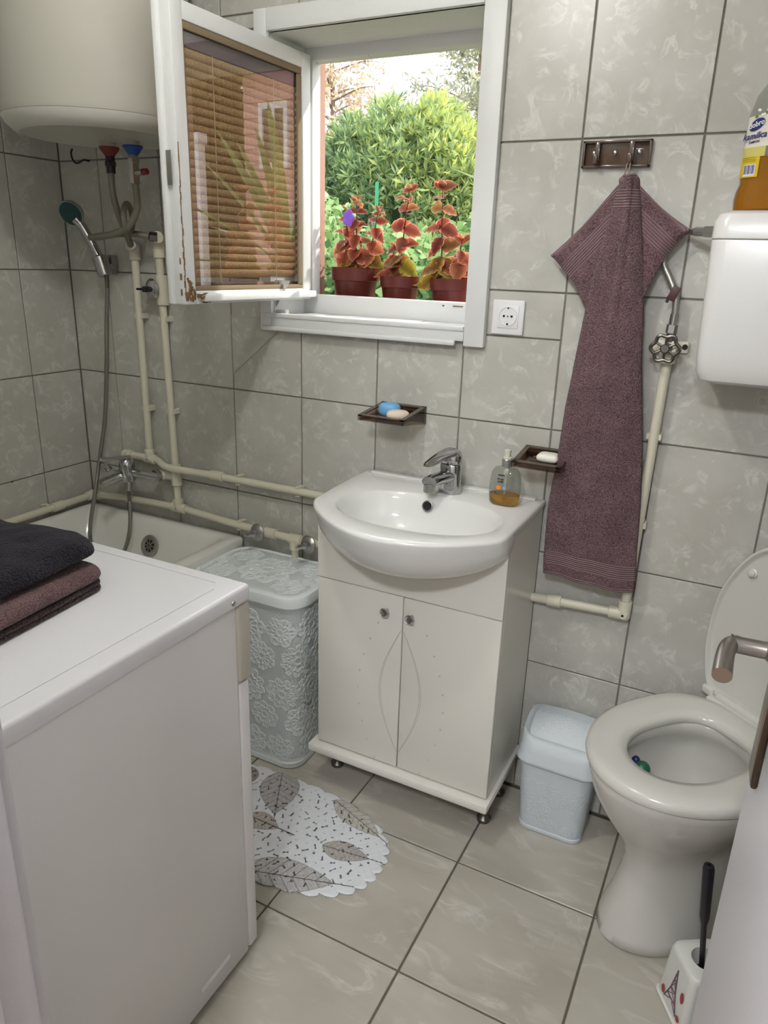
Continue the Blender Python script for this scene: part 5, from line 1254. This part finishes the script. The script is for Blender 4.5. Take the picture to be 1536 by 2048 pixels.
MB().sphere((-0.088, -0.300, 0.360), (0.010, 0.014, 0.014), 14, 8).sphere((-0.084, -0.262, 0.382), (0.010, 0.010, 0.013), 14, 8).build('freshener_block', M['fresh_blue'], fr, True, local=True)
MB().tube(catmull([(-0.085, -0.29, 0.375), (-0.09, -0.297, 0.42), (-0.10, -0.303, 0.446), (-0.125, -0.315, 0.4425)], 6), 0.0018, 8).build('freshener_hook', M['clear'], fr, True, local=True)
# cistern on the wall
ct = thing('cistern', 'white plastic cistern mounted high on the wall at the right edge', 'cistern', (2.1, -0.09, 1.205))
def cloop(x0, x1, y0, z, r=0.028): return rrect((x0+x1)/2, (y0-0.002)/2, (x1-x0)/2, (-0.002-y0)/2, r, 64, z)
MB().loft([cloop(1.925, 2.275, -0.150, 1.204, 0.03), cloop(1.909, 2.291, -0.164, 1.211), cloop(1.902, 2.298, -0.171, 1.226), cloop(1.899, 2.301, -0.174, 1.26), cloop(1.893, 2.307, -0.180, 1.466), cloop(1.8935, 2.3065, -0.1795, 1.4675)]).build('tank', M['cistern'], ct)
MB().loft([cloop(1.8935, 2.3065, -0.1795, 1.4685), cloop(1.892, 2.308, -0.181, 1.470), cloop(1.893, 2.307, -0.180, 1.500), cloop(1.899, 2.301, -0.174, 1.512), cloop(1.910, 2.290, -0.163, 1.5175), cloop(1.93, 2.27, -0.14, 1.519)]).build('tank_lid', M['cistern'], ct)
# shampoo bottle on the cistern
sbx, sby, sbz = 1.9755, -0.096, 1.5195
sb_ = thing('shampoo_bottle', 'clear bottle of amber shampoo with blue cap standing on the cistern', 'bottle', (sbx, sby, sbz))
def so2(hx, hy, z): return oval(sbx, sby, hx, hy, sbz+z, 48, 0.7)
shl = [(0.058, 0.030, 0.0), (0.064, 0.034, 0.004), (0.0655, 0.035, 0.02), (0.0635, 0.034, 0.036), (0.059, 0.032, 0.048), (0.0605, 0.033, 0.060), (0.0625, 0.034, 0.12), (0.0605, 0.033, 0.165), (0.052, 0.030, 0.195), (0.036, 0.024, 0.215), (0.019, 0.018, 0.226), (0.016, 0.016, 0.232)]
MB().loft([so2(*a) for a in shl]).build('bottle_shell', M['clear'], sb_)
MB().loft([so2(a-0.0014, b-0.0014, max(z, 0.0015)) for a, b, z in shl[:6]]+[so2(0.0602, 0.0317, 0.092)]).build('shampoo', M['amber2'], sb_)
MB().lathe([(0.017, 0.226), (0.0195, 0.230), (0.0200, 0.262), (0.017, 0.268), (0.0, 0.269)], (sbx, sby, sbz), n=32).build('bottle_cap', M['blue_cap'], sb_)
def lpanel(x0, x1, z0, z1, m, name, off=0.0006, slant=0.0):
    L0 = []; 
    for z in (z0, z1):
        hx = interp([(a[2]*-1+10, a[0]) for a in shl], 10-z); hy = interp([(a[2]*-1+10, a[1]) for a in shl], 10-z)
        row = []
        for k in range(13):
            xx = x0+(x1-x0)*k/12+slant*(z-z0); c = max(-1, min(1, xx/hx)); s_ = (1-abs(c)**(2/0.7))**(0.35) if abs(c) < 1 else 0
            row.append(Vector((sbx+xx, sby-hy*s_-off, sbz+z)))
        L0.append(row)
    mb = MB(); mb.v = [tuple(p) for r_ in L0 for p in r_]; mb.f = [(k, k+1, 13+k+1, 13+k) for k in range(12)]
    return mb.build(name, m, lab)
lab = bpy.data.objects.new('label', None); COL.objects.link(lab); lab.parent = sb_
lpanel(-0.0595, -0.012, 0.058, 0.092, M['label_yellow'], 'label_band'); lpanel(-0.060, -0.004, 0.092, 0.108, mat('label pale yellow', srgb(205, 196, 110), 0.45), 'label_band'); lpanel(-0.060, 0.010, 0.108, 0.160, M['label_white'], 'label_band')
lpanel(-0.043, -0.018, 0.060, 0.080, M['socket'], 'barcode_panel', 0.0010)
for k in range(8): lpanel(-0.0415+k*0.0029, -0.0415+k*0.0029+(0.0012 if k % 3 else 0.0020), 0.0635, 0.0785, M['label_navy'], 'barcode_bar', 0.0014)
for k, zz in enumerate((0.0845, 0.0875, 0.0905)): lpanel(-0.050, -0.020, zz, zz+0.0011, mat('label olive %d' % k, srgb(160, 140, 30), 0.5), 'small_print', 0.0010)
nl_ = Vector((-0.30, -0.95, 0)).normalized(); xl_ = Vector((0.95, -0.30, 0)).normalized()
def lp2(x, z, off=0.0022): 
    return (sbx+x, sby-0.0335*(1-abs(x/0.0625)**2.86)**0.35-off, sbz+z)
MB().loft([[Vector(lp2(-0.0295+0.0155*math.cos(a), 0.145+0.0095*math.sin(a)+0.004*math.cos(a), o_)) for a in [2*PI*k/28 for k in range(28)]] for o_ in (0.0012, 0.0020)]).build('label_oval', M['label_navy'], lab)
textobj('dobro', 0.0125, M['socket'], lab, frame(lp2(-0.0295, 0.1455, 0.0024), (0.97, -0.10, 0.22), (-0.2, 0, 0.97), (-0.02, -1, 0)), 0.1, 0.0002, 0.0003)
textobj('kamilica', 0.0150, M['label_navy'], lab, frame(lp2(-0.030, 0.1265, 0.0020), (0.985, -0.10, 0.06), (-0.05, 0, 1), (-0.02, -1, 0)), 0.3, 0.0002, 0.0002)
textobj('ŠAMPON', 0.0055, M['mark'], lab, frame(lp2(-0.029, 0.1165, 0.0020), (0.985, -0.10, 0.06), (-0.05, 0, 1), (-0.02, -1, 0)), 0, 0.0002, 0.0001)
fm = MB()
for k in range(11):
    fm.sphere(lp2(-0.034+random.uniform(0, 0.042), 0.160+random.uniform(-0.004, 0.012), 0.001), (0.0035, 0.0006, 0.0028), 8, 5)
fm.build('label_leaves', M['label_green'], lab)
fm = MB()
for k in range(9):
    fm.sphere(lp2(-0.030+random.uniform(0, 0.034), 0.163+random.uniform(-0.004, 0.008), 0.0015), (0.0026, 0.0006, 0.0026), 8, 5)
fm.build('label_flowers', M['soap_white'], lab)

sb_.rotation_euler = (0, 0, math.radians(-30))
# ================================================================== TOILET BRUSH
bh = thing('toilet_brush_holder', 'square white brush holder printed with a tower and red petals', 'brush holder', (2.122, -0.470, 0), (0, 0, math.radians(32)))
def hl2(h, r, z, n=48): return rrect(0, 0, h, h, r, n, z)
MB().loft([hl2(0.056, 0.012, 0.0), hl2(0.058, 0.013, 0.003), hl2(0.058, 0.013, 0.007), hl2(0.054, 0.012, 0.010), hl2(0.0485, 0.016, 0.128), hl2(0.0465, 0.018, 0.138), hl2(0.043, 0.018, 0.1415)]+[[Vector((0.026*math.cos(a), 0.026*math.sin(a), z)) for a in [math.atan2(p.y, p.x) for p in hl2(0.043, 0.036, 0)]] for z in (0.1415, 0.136, 0.05)], True, True).build('holder_body', M['holder'], bh, True, local=True, angle=50)
MB().lathe([(0.0, 0.0), (0.0255, 0.0), (0.0, 0.001)], (0, 0, 0.075), n=24, cap0=False, cap1=False).build('dark_inside', M['dark'], bh, True, local=True)
def onface(u, v):  # -x face of the holder: u along local -y, v up
    f_ = 0.0545-0.0056*(v-0.01)/0.118; return Vector((-f_-0.0008, -u, v))
pw = MB()
def stroke(a, b, w): pw.tube([onface(*a), onface(*b)], w, 6)
for s in (-1, 1):
    pts = [(s*0.0235, 0.022), (s*0.016, 0.040), (s*0.009, 0.062), (s*0.004, 0.088), (0.0, 0.114)]
    for a, b in zip(pts, pts[1:]): stroke(a, b, 0.0013)
for v, w in ((0.040, 0.017), (0.062, 0.010), (0.088, 0.005)): stroke((-w, v), (w, v), 0.0013)
for a, b in (((-0.016, 0.040), (0.009, 0.062)), ((0.016, 0.040), (-0.009, 0.062)), ((-0.009, 0.062), (0.004, 0.088)), ((0.009, 0.062), (-0.004, 0.088)), ((-0.0235, 0.022), (-0.004, 0.036)), ((0.0235, 0.022), (0.004, 0.036))): stroke(a, b, 0.0008)
pw.build('tower_print', M['mauve_print'], bh, False, local=True)
pt_ = MB()
for (u, v, rx, rz) in ((0.030, 0.078, 0.0055, 0.0135), (-0.030, 0.030, 0.006, 0.010), (0.032, 0.026, 0.006, 0.007)):
    c_ = onface(u, v); pt_.loft([[c_+Vector((o_, rx*math.cos(a), rz*math.sin(a))) for a in [2*PI*k/18 for k in range(18)]] for o_ in (0.0004, -0.0006)])
pt_.build('petal_print', M['red_print'], bh, False, local=True)
br = thing('toilet_brush', 'black toilet brush standing in the square white holder', 'toilet brush', (2.122, -0.470, 0.02))
bx_, by_ = 2.122, -0.470
MB().lathe([(0.019, 0.03), (0.022, 0.04), (0.022, 0.10), (0.012, 0.115)], (bx_, by_, 0), n=24).build('brush_head', M['brush_black'], br)
MB().loft([[Vector((bx_+dx+rx*math.cos(a), by_+dy+rx*math.sin(a), z)) for a in [2*PI*k/20 for k in range(20)]] for z, rx, dx, dy in ((0.09, 0.005, 0, 0), (0.235, 0.0055, -0.017, -0.014), (0.255, 0.0092, -0.019, -0.016), (0.375, 0.0105, -0.030, -0.026), (0.382, 0.0085, -0.0305, -0.0265), (0.383, 0.004, -0.0305, -0.0265), (0.377, 0.0035, -0.0302, -0.026))]).build('brush_handle', M['brush_black'], br)

# ================================================================== POTTED PLANTS on the outer ledge
def leaf_mesh(name, m, droop, fold, tooth=0.05, wid=0.42):
    nl, nw = 13, 7; V = []; tone = []
    for i in range(nl):
        t = i/(nl-1); half = wid*math.sin(PI*min(1, t**0.72))**0.85*(1-0.10*t)*(1+tooth*(1 if i % 2 else -1)*(0.2 < t < 0.95))
        for j in range(nw):
            s = j/(nw-1)*2-1; z = -droop*t*t+fold*abs(s)*half*1.2-0.03*math.sin(i*1.9)*abs(s)
            V.append((half*s, t, z)); tone.append(max(abs(s)**3, t**8, 0))
    F = [(i*nw+j, i*nw+j+1, (i+1)*nw+j+1, (i+1)*nw+j) for i in range(nl-1) for j in range(nw-1)]
    me = bpy.data.meshes.new(name); me.from_pydata(V, [], F); me.materials.append(m)
    at = me.attributes.new('tone', 'FLOAT', 'POINT'); at.data.foreach_set('value', tone); me.polygons.foreach_set('use_smooth', [True]*len(F)); me.update(); return me
LM = [leaf_mesh('leaf', M['coleus'], d, f_) for d, f_ in ((0.12, 0.25), (0.25, 0.12), (0.35, 0.3))]
LO = [leaf_mesh('leaf', M['coleus_old'], d, f_, 0.04, 0.46) for d, f_ in ((0.2, 0.1), (0.4, 0.2))]
prng = random.Random(21)
def put_leaf(root, me, pos, az, el, size, roll=0.0):
    o = bpy.data.objects.new('leaf', me); COL.objects.link(o); o.parent = root
    d = Vector((math.cos(az)*math.cos(el), math.sin(az)*math.cos(el), math.sin(el)))
    side = d.cross(Vector((0, 0, 1))).normalized(); up = side.cross(d)
    side2 = side*math.cos(roll)+up*math.sin(roll); up2 = side2.cross(d)
    o.matrix_local = Matrix.Translation(Vector(pos)-worigin(root)) @ Matrix(((side2.x*size, d.x*size, up2.x*size, 0), (side2.y*size, d.y*size, up2.y*size, 0), (side2.z*size, d.z*size, up2.z*size, 0), (0, 0, 0, 1)))
    return o
def coleus(label, cx, cy, zb, zr, rr_, stems, flower=False):
    t = thing('potted_coleus', label, 'potted plant', (cx, cy, zb), group='coleus pots on the window ledge')
    hgt = zr-zb
    MB().lathe([(rr_*0.70, 0), (rr_*0.72, 0.003), (rr_*0.88, hgt*0.70), (rr_*0.90, hgt*0.715), (rr_*0.955, hgt*0.72), (rr_*0.985, hgt*0.99), (rr_, hgt), (rr_*0.95, hgt), (rr_*0.90, hgt*0.86)], (cx, cy, zb), n=48, cap0=True, cap1=False).build('pot', M['pot'], t)
    MB().lathe([(0, hgt*0.87), (rr_*0.92, hgt*0.86)], (cx, cy, zb), n=32, cap0=False, cap1=False).build('soil', M['soil'], t)
    for (sx, sy, tx, ty, tz, nn, ls) in stems:
        b = Vector((cx+sx, cy+sy, zb+hgt*0.86)); e = Vector((tx, ty, tz)); mid = b.lerp(e, 0.5)+Vector((prng.uniform(-.008, .008), 0, 0))
        path = catmull([b, mid, e], 10)
        MB().tube(path, lambda i: 0.0028-0.0016*i/len(path), 8).build('stem', M['stem'], t)
        for k in range(nn+4):
            f_ = 0.05+0.95*k/(nn+3); p = path[min(len(path)-1, int(f_*(len(path)-1)))]
            size = ls*(1.02-0.52*f_)*prng.uniform(0.85, 1.12)
            for s in (0, 1):
                me = prng.choice(LO) if (f_ < 0.36 and prng.random() < 0.8) else prng.choice(LM)
                if k % 2: az, el, ro = PI/2+s*PI+prng.uniform(-.7, .7), prng.uniform(-1.2, -0.5), prng.uniform(-.5, .5)
                else: az, el, ro = s*PI+prng.uniform(-.5, .5), prng.uniform(-0.45, 0.35), (1 if s else -1)*prng.uniform(0.5, 1.3)
                if f_ > 0.9: el = prng.uniform(0.1, 0.7)
                put_leaf(t, me, p, az, el, size, ro)
        for q in range(3):
            put_leaf(t, prng.choice(LM), e, q*2.1+prng.random(), 0.9, ls*0.40, prng.uniform(-.5, .5))
    return t
coleus('left potted coleus, largest red pot, beside the open sash', 0.892, 0.272, 1.262, 1.391, 0.074, [(-0.022, -0.01, 0.868, 0.262, 1.545, 6, 0.066), (0.005, -0.02, 0.902, 0.255, 1.572, 6, 0.066), (0.035, 0.01, 0.962, 0.275, 1.545, 6, 0.062)])
coleus('middle potted coleus in the smallest pot with one tall stem', 1.040, 0.275, 1.262, 1.372, 0.060, [(0.0, -0.01, 1.062, 0.268, 1.598, 7, 0.068), (-0.02, 0.01, 1.015, 0.28, 1.45, 3, 0.06)])
coleus('right potted coleus, its pot cut by the window frame', 1.206, 0.272, 1.262, 1.371, 0.066, [(-0.03, -0.01, 1.165, 0.262, 1.602, 7, 0.080), (0.02, 0.0, 1.225, 0.275, 1.47, 3, 0.075)])
fl_ = thing('violet_flower', 'small violet flower among the leaves of the left coleus', 'flower', (0.893, 0.245, 1.515))
fm = MB()
for k in range(5):
    a = 2*PI*k/5; fm.sphere((0.893+0.010*math.cos(a), 0.225, 1.525+0.013*math.sin(a)), (0.010, 0.004, 0.011), 10, 6)
fm.build('petals', M['petal'], fl_); MB().tube([(0.893, 0.228, 1.520), (0.897, 0.262, 1.47), (0.900, 0.27, 1.40), (0.900, 0.27, 1.374)], 0.0012, 6).build('flower_stem', M['stem'], fl_)

# ================================================================== GARDEN
gd = MB().bx((-40, 0.28, -0.25), (40, 80, -0.02)).build('ground', M['grass'], None, False); gd['kind'] = 'structure'
def leafcloud(name, P, D, S, m, parent, tone=None, wid=0.3, seed=1, bend=0.15):
    """many leaves as one mesh: positions P, pointing directions D, lengths S"""
    rs = np.random.RandomState(seed); n = len(P); D = D/np.linalg.norm(D, axis=1, keepdims=True)
    A = rs.normal(size=(n, 3)); sd2 = np.cross(D, A); sd2 /= np.linalg.norm(sd2, axis=1, keepdims=True); up = np.cross(sd2, D)
    S = S[:, None]; t = np.zeros(n) if tone is None else tone
    v0 = P; v1 = P+D*S*0.45+sd2*S*wid*0.5-up*S*bend*0.3; v2 = P+D*S-up*S*bend; v3 = P+D*S*0.45-sd2*S*wid*0.5-up*S*bend*0.3
    V = np.stack([v0, v1, v2, v3], 1).reshape(-1, 3); F = np.arange(4*n).reshape(n, 4)
    o = npmesh(name, V, F, m, parent, {'tone': np.repeat(t, 4)}, smooth=False); o['kind'] = 'stuff'; return o
def blob(n, c, r, seed, lo=-0.3, shell=0.75):
    rs = np.random.RandomState(seed); d = rs.normal(size=(n*3, 3)); d /= np.linalg.norm(d, axis=1, keepdims=True); d = d[d[:, 2] > lo][:n]
    rad = shell+(1-shell)*rs.rand(len(d))**0.5; w = 1+0.05*np.sin(d[:, 0]*19+d[:, 2]*17)
    return np.array(c)+d*np.array(r)*(rad*w)[:, None], d
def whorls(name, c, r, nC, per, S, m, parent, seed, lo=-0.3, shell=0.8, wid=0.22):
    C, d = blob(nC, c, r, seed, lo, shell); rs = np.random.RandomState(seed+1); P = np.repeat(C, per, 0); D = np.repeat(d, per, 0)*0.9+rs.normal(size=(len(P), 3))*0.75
    t = np.clip(0.12+0.45*np.repeat(d[:, 2], per)+0.45*np.repeat(d[:, 0], per)+rs.normal(size=len(P))*0.20, 0, 1)  # tone rises towards top and right: sunlight put into the leaf colour
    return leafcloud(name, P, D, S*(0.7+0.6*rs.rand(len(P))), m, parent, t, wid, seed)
bu = thing('garden_bush', 'big rounded green and yellow bush beyond the flower pots', 'bush', (-2.3, 7.2, -0.05))
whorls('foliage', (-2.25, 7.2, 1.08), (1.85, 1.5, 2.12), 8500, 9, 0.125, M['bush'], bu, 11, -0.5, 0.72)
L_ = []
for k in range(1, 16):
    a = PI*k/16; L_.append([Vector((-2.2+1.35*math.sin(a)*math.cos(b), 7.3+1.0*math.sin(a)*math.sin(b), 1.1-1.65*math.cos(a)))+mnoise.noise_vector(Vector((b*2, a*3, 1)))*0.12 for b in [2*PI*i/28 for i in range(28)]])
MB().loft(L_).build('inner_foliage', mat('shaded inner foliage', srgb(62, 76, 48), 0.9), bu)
tr = MB()
for k in range(7):
    a = k*0.9; tr.tube(catmull([(-2.35+0.1*math.cos(a), 7.2+0.1*math.sin(a), -0.05), (-2.35+0.5*math.cos(a), 7.2+0.4*math.sin(a), 0.9), (-2.35+1.3*math.cos(a), 7.2+0.8*math.sin(a), 2.0+0.2*(k % 3))], 5), lambda i: 0.06-0.004*i, 8)
tr.build('branches', M['bark'], bu)
rs = np.random.RandomState(4); n = 17000
P = np.stack([rs.uniform(-2.6, 1.0, n), 3.7+rs.uniform(-0.42, 0.5, n), rs.rand(n)**0.7*1.98-0.03], 1); P[:, 2] *= 0.86+0.14*np.sin(P[:, 0]*5)*np.cos(P[:, 0]*2.3)
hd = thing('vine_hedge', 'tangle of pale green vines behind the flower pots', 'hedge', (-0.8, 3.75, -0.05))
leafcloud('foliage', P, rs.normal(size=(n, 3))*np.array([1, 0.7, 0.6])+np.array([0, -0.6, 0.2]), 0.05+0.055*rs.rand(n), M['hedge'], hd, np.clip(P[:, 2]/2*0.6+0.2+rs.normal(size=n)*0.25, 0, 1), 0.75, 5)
sm = MB()
for k in range(24):
    x = -2.5+k*0.145; sm.tube(catmull([(x, 3.7, -0.05), (x+random.uniform(-.1, .1), 3.65+random.uniform(-.1, .1), 0.9), (x+random.uniform(-.2, .2), 3.6, 1.7)], 4), 0.006, 6)
sm.build('vine_stem', M['bark'], hd)
gp_ = thing('garden_post', 'thin green garden post standing in the vines', 'post', (-0.705, 3.4, -0.05))
MB().cyl((-0.705, 3.4, -0.05), (-0.705, 3.4, 1.955), 0.012, 12, 0.002).build('post', M['green_post'], gp_)
def tree(label, c, h, m, seed, nC):
    t = thing('garden_tree', label, 'tree', c); rs_ = random.Random(seed); c = Vector(c); tk = MB(); tips = []
    tk.tube(catmull([c, c+Vector((0.1, 0, h*0.5)), c+Vector((-0.1, 0.1, h))], 8), lambda i: 0.16-0.0075*i, 10)
    for k in range(34):
        z = h*(0.35+0.62*k/34); a = rs_.uniform(0, 2*PI); L = (1.05-z/h*0.6)*h*0.30*rs_.uniform(0.7, 1.2)
        p0 = c+Vector((0, 0, z)); p1 = p0+Vector((math.cos(a)*L*0.6, math.sin(a)*L*0.6, L*0.25)); p2 = p0+Vector((math.cos(a)*L, math.sin(a)*L, L*0.30)); tk.tube(catmull([p0, p1, p2], 5), lambda i: 0.035-0.003*i, 6)
        for q in range(nC//34): tips.append(tuple(p0.lerp(p2, rs_.uniform(0.35, 1.05))+Vector((rs_.gauss(0, .22), rs_.gauss(0, .22), rs_.gauss(0, .22)))))
    tk.build('trunk', M['bark'], t)
    T = np.array(tips); r2 = np.random.RandomState(seed); P = np.repeat(T, 5, 0)+r2.normal(size=(len(T)*5, 3))*0.10
    leafcloud('foliage', P, r2.normal(size=P.shape), 0.16+0.12*r2.rand(len(P)), m, t, np.clip(r2.normal(size=len(P))*0.25+0.5, 0, 1), 0.3, seed)
tree('sparse autumn-coloured tree in the distance behind the big bush, left', (-10.9, 19.5, -0.1), 8.6, M['needles'], 31, 1000)
tree('sparse grey-green tree in the distance behind the big bush, right', (-6.6, 20.5, -0.1), 8.6, M['needles2'], 37, 1400)
yc = thing('yucca', 'sword-leaved yucca standing outside to the right of the window', 'plant', (1.62, 1.05, -0.05))
MB().tube([(1.62, 1.05, -0.05), (1.62, 1.05, 1.35)], 0.05, 12).build('trunk', M['bark'], yc)
yr = random.Random(12); blm = None
for k in range(26):
    a = yr.uniform(0, 2*PI); el = yr.uniform(0.05, 1.35); L = yr.uniform(0.5, 0.72); d = Vector((math.cos(a)*math.cos(el), math.sin(a)*math.cos(el), math.sin(el)))
    if blm is None:
        Vb = []; 
        for i in range(9):
            t = i/8; w = 0.040*math.sin(PI*(0.12+0.88*t))**0.7 if t < 1 else 0; Vb += [(-w, t, 0.25*w-0.12*t*t), (0, t, -0.12*t*t), (w, t, 0.25*w-0.12*t*t)]
        Fb = [(i*3+j, i*3+j+1, (i+1)*3+j+1, (i+1)*3+j) for i in range(8) for j in range(2)]
        blm = bpy.data.meshes.new('blade'); blm.from_pydata(Vb, [], Fb); blm.materials.append(M['blade'])
        at = blm.attributes.new('tone', 'FLOAT', 'POINT'); at.data.foreach_set('value', [0.5]*len(Vb)); blm.update()
    o = put_leaf(yc, blm, Vector((1.62, 1.05, 1.36))+d*0.05, a, el, L, 0); o.name = 'blade'
for tgt in ((1.06, 0.60, 1.70), (1.052, 0.58, 1.51)):
    o_ = Vector((1.60, 1.03, 1.38)); dv = Vector(tgt)-o_; o = put_leaf(yc, blm, o_, math.atan2(dv.y, dv.x), math.asin(dv.z/dv.length)+0.10, dv.length, 0.5); o.name = 'blade'
# neighbouring house, seen in the sash's glass
nh = thing('neighbour_house', 'pink boarded house reflected in the glass of the open sash', 'house', (3.4, 5.6, -0.05))
MB().bx((2.6, 5.0, -0.05), (5.30, 8.0, 3.25)).build('wall', M['siding'], nh, False)
sdm = None
for k in range(22):
    if sdm is None:
        sdm = MB().loft([[Vector((x, 5.0-y, z)) for y, z in ((0.0, 0.0), (0.022, 0.0), (0.006, 0.145), (0.0, 0.145))] for x in (2.6, 5.32)]).build('siding_board', M['siding'], nh, False)
        o = sdm
    else:
        o = sdm.copy(); COL.objects.link(o); o.parent = nh
    o.location = Vector((0, 0, 0.02+k*0.146))
MB().bx((2.3, 4.7, 3.2), (5.5, 8.2, 3.3)).loft([[Vector((x, 4.6, 3.28)), Vector((x, 8.3, 3.28)), Vector((x, 6.4, 4.0))] for x in (2.3, 5.5)]).build('roof', M['roof'], nh, False)
wn = MB()
for a, b in (((4.70, 2.30), (5.08, 2.36)), ((4.70, 2.86), (5.08, 2.92)), ((4.70, 2.36), (4.75, 2.86)), ((5.03, 2.36), (5.08, 2.86)), ((4.87, 2.36), (4.91, 2.86))): wn.bx((a[0], 4.94, a[1]), (b[0], 5.0, b[1]))
wn = wn.build('window', M['white_frame'], nh, False)
MB().bx((4.75, 4.965, 2.36), (5.03, 4.972, 2.86)).build('pane', M['dark_glass'], wn, False)

cy2 = thing('added_conifer', 'tall dark conifer added beside the pink house to darken the sash glass reflection', 'tree', (7.35, 5.6, -0.05))  # added tree, keeps bright sky out of the glass reflection beside the house
C_, d_ = blob(900, (7.35, 5.6, 1.7), (1.45, 0.9, 2.5), 51, -0.9, 0.85)
rs = np.random.RandomState(52); P = np.repeat(C_, 8, 0); D = np.repeat(d_, 8, 0)+rs.normal(size=(len(P), 3))*0.7
leafcloud('foliage', P, D, 0.25+0.1*rs.rand(len(P)), leafmat('conifer leaf', [srgb(48, 62, 40), srgb(88, 98, 60)], 0.2), cy2, rs.rand(len(P)), 0.35, 53)
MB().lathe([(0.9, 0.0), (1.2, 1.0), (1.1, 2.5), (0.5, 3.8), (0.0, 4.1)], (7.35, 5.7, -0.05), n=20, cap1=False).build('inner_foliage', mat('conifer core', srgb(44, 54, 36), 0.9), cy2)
for x, wh_ in ((5.72, 'farther from'), (5.52, 'nearer to')):
    pp_ = thing('porch_post', 'white porch post %s the pink house, seen only in the sash glass' % wh_, 'post', (x, 4.5, -0.05), group='porch posts of the pink house')
    MB().bx((x-0.05, 4.45, -0.05), (x+0.05, 4.55, 2.5), 0.01).build('shaft', M['white_frame'], pp_); MB().bx((x-0.07, 4.43, 2.5), (x+0.07, 4.57, 2.6), 0.01).build('capital', M['white_frame'], pp_)
hlmp = thing('hall_fill_lamp', 'round fill lamp added on the hall ceiling behind the doorway', 'lamp', (1.9, -2.5, ZC))  # added unseen lamp, fills in the lower part of the room
MB().lathe([(0.0, -0.075), (0.08, -0.07), (0.13, -0.045), (0.15, -0.015), (0.15, 0.0)], (1.9, -2.5, ZC), n=32, cap0=False).build('fill_globe', emis('fill lamp glow', (0.93, 0.955, 1.0, 1), 125.0), hlmp)
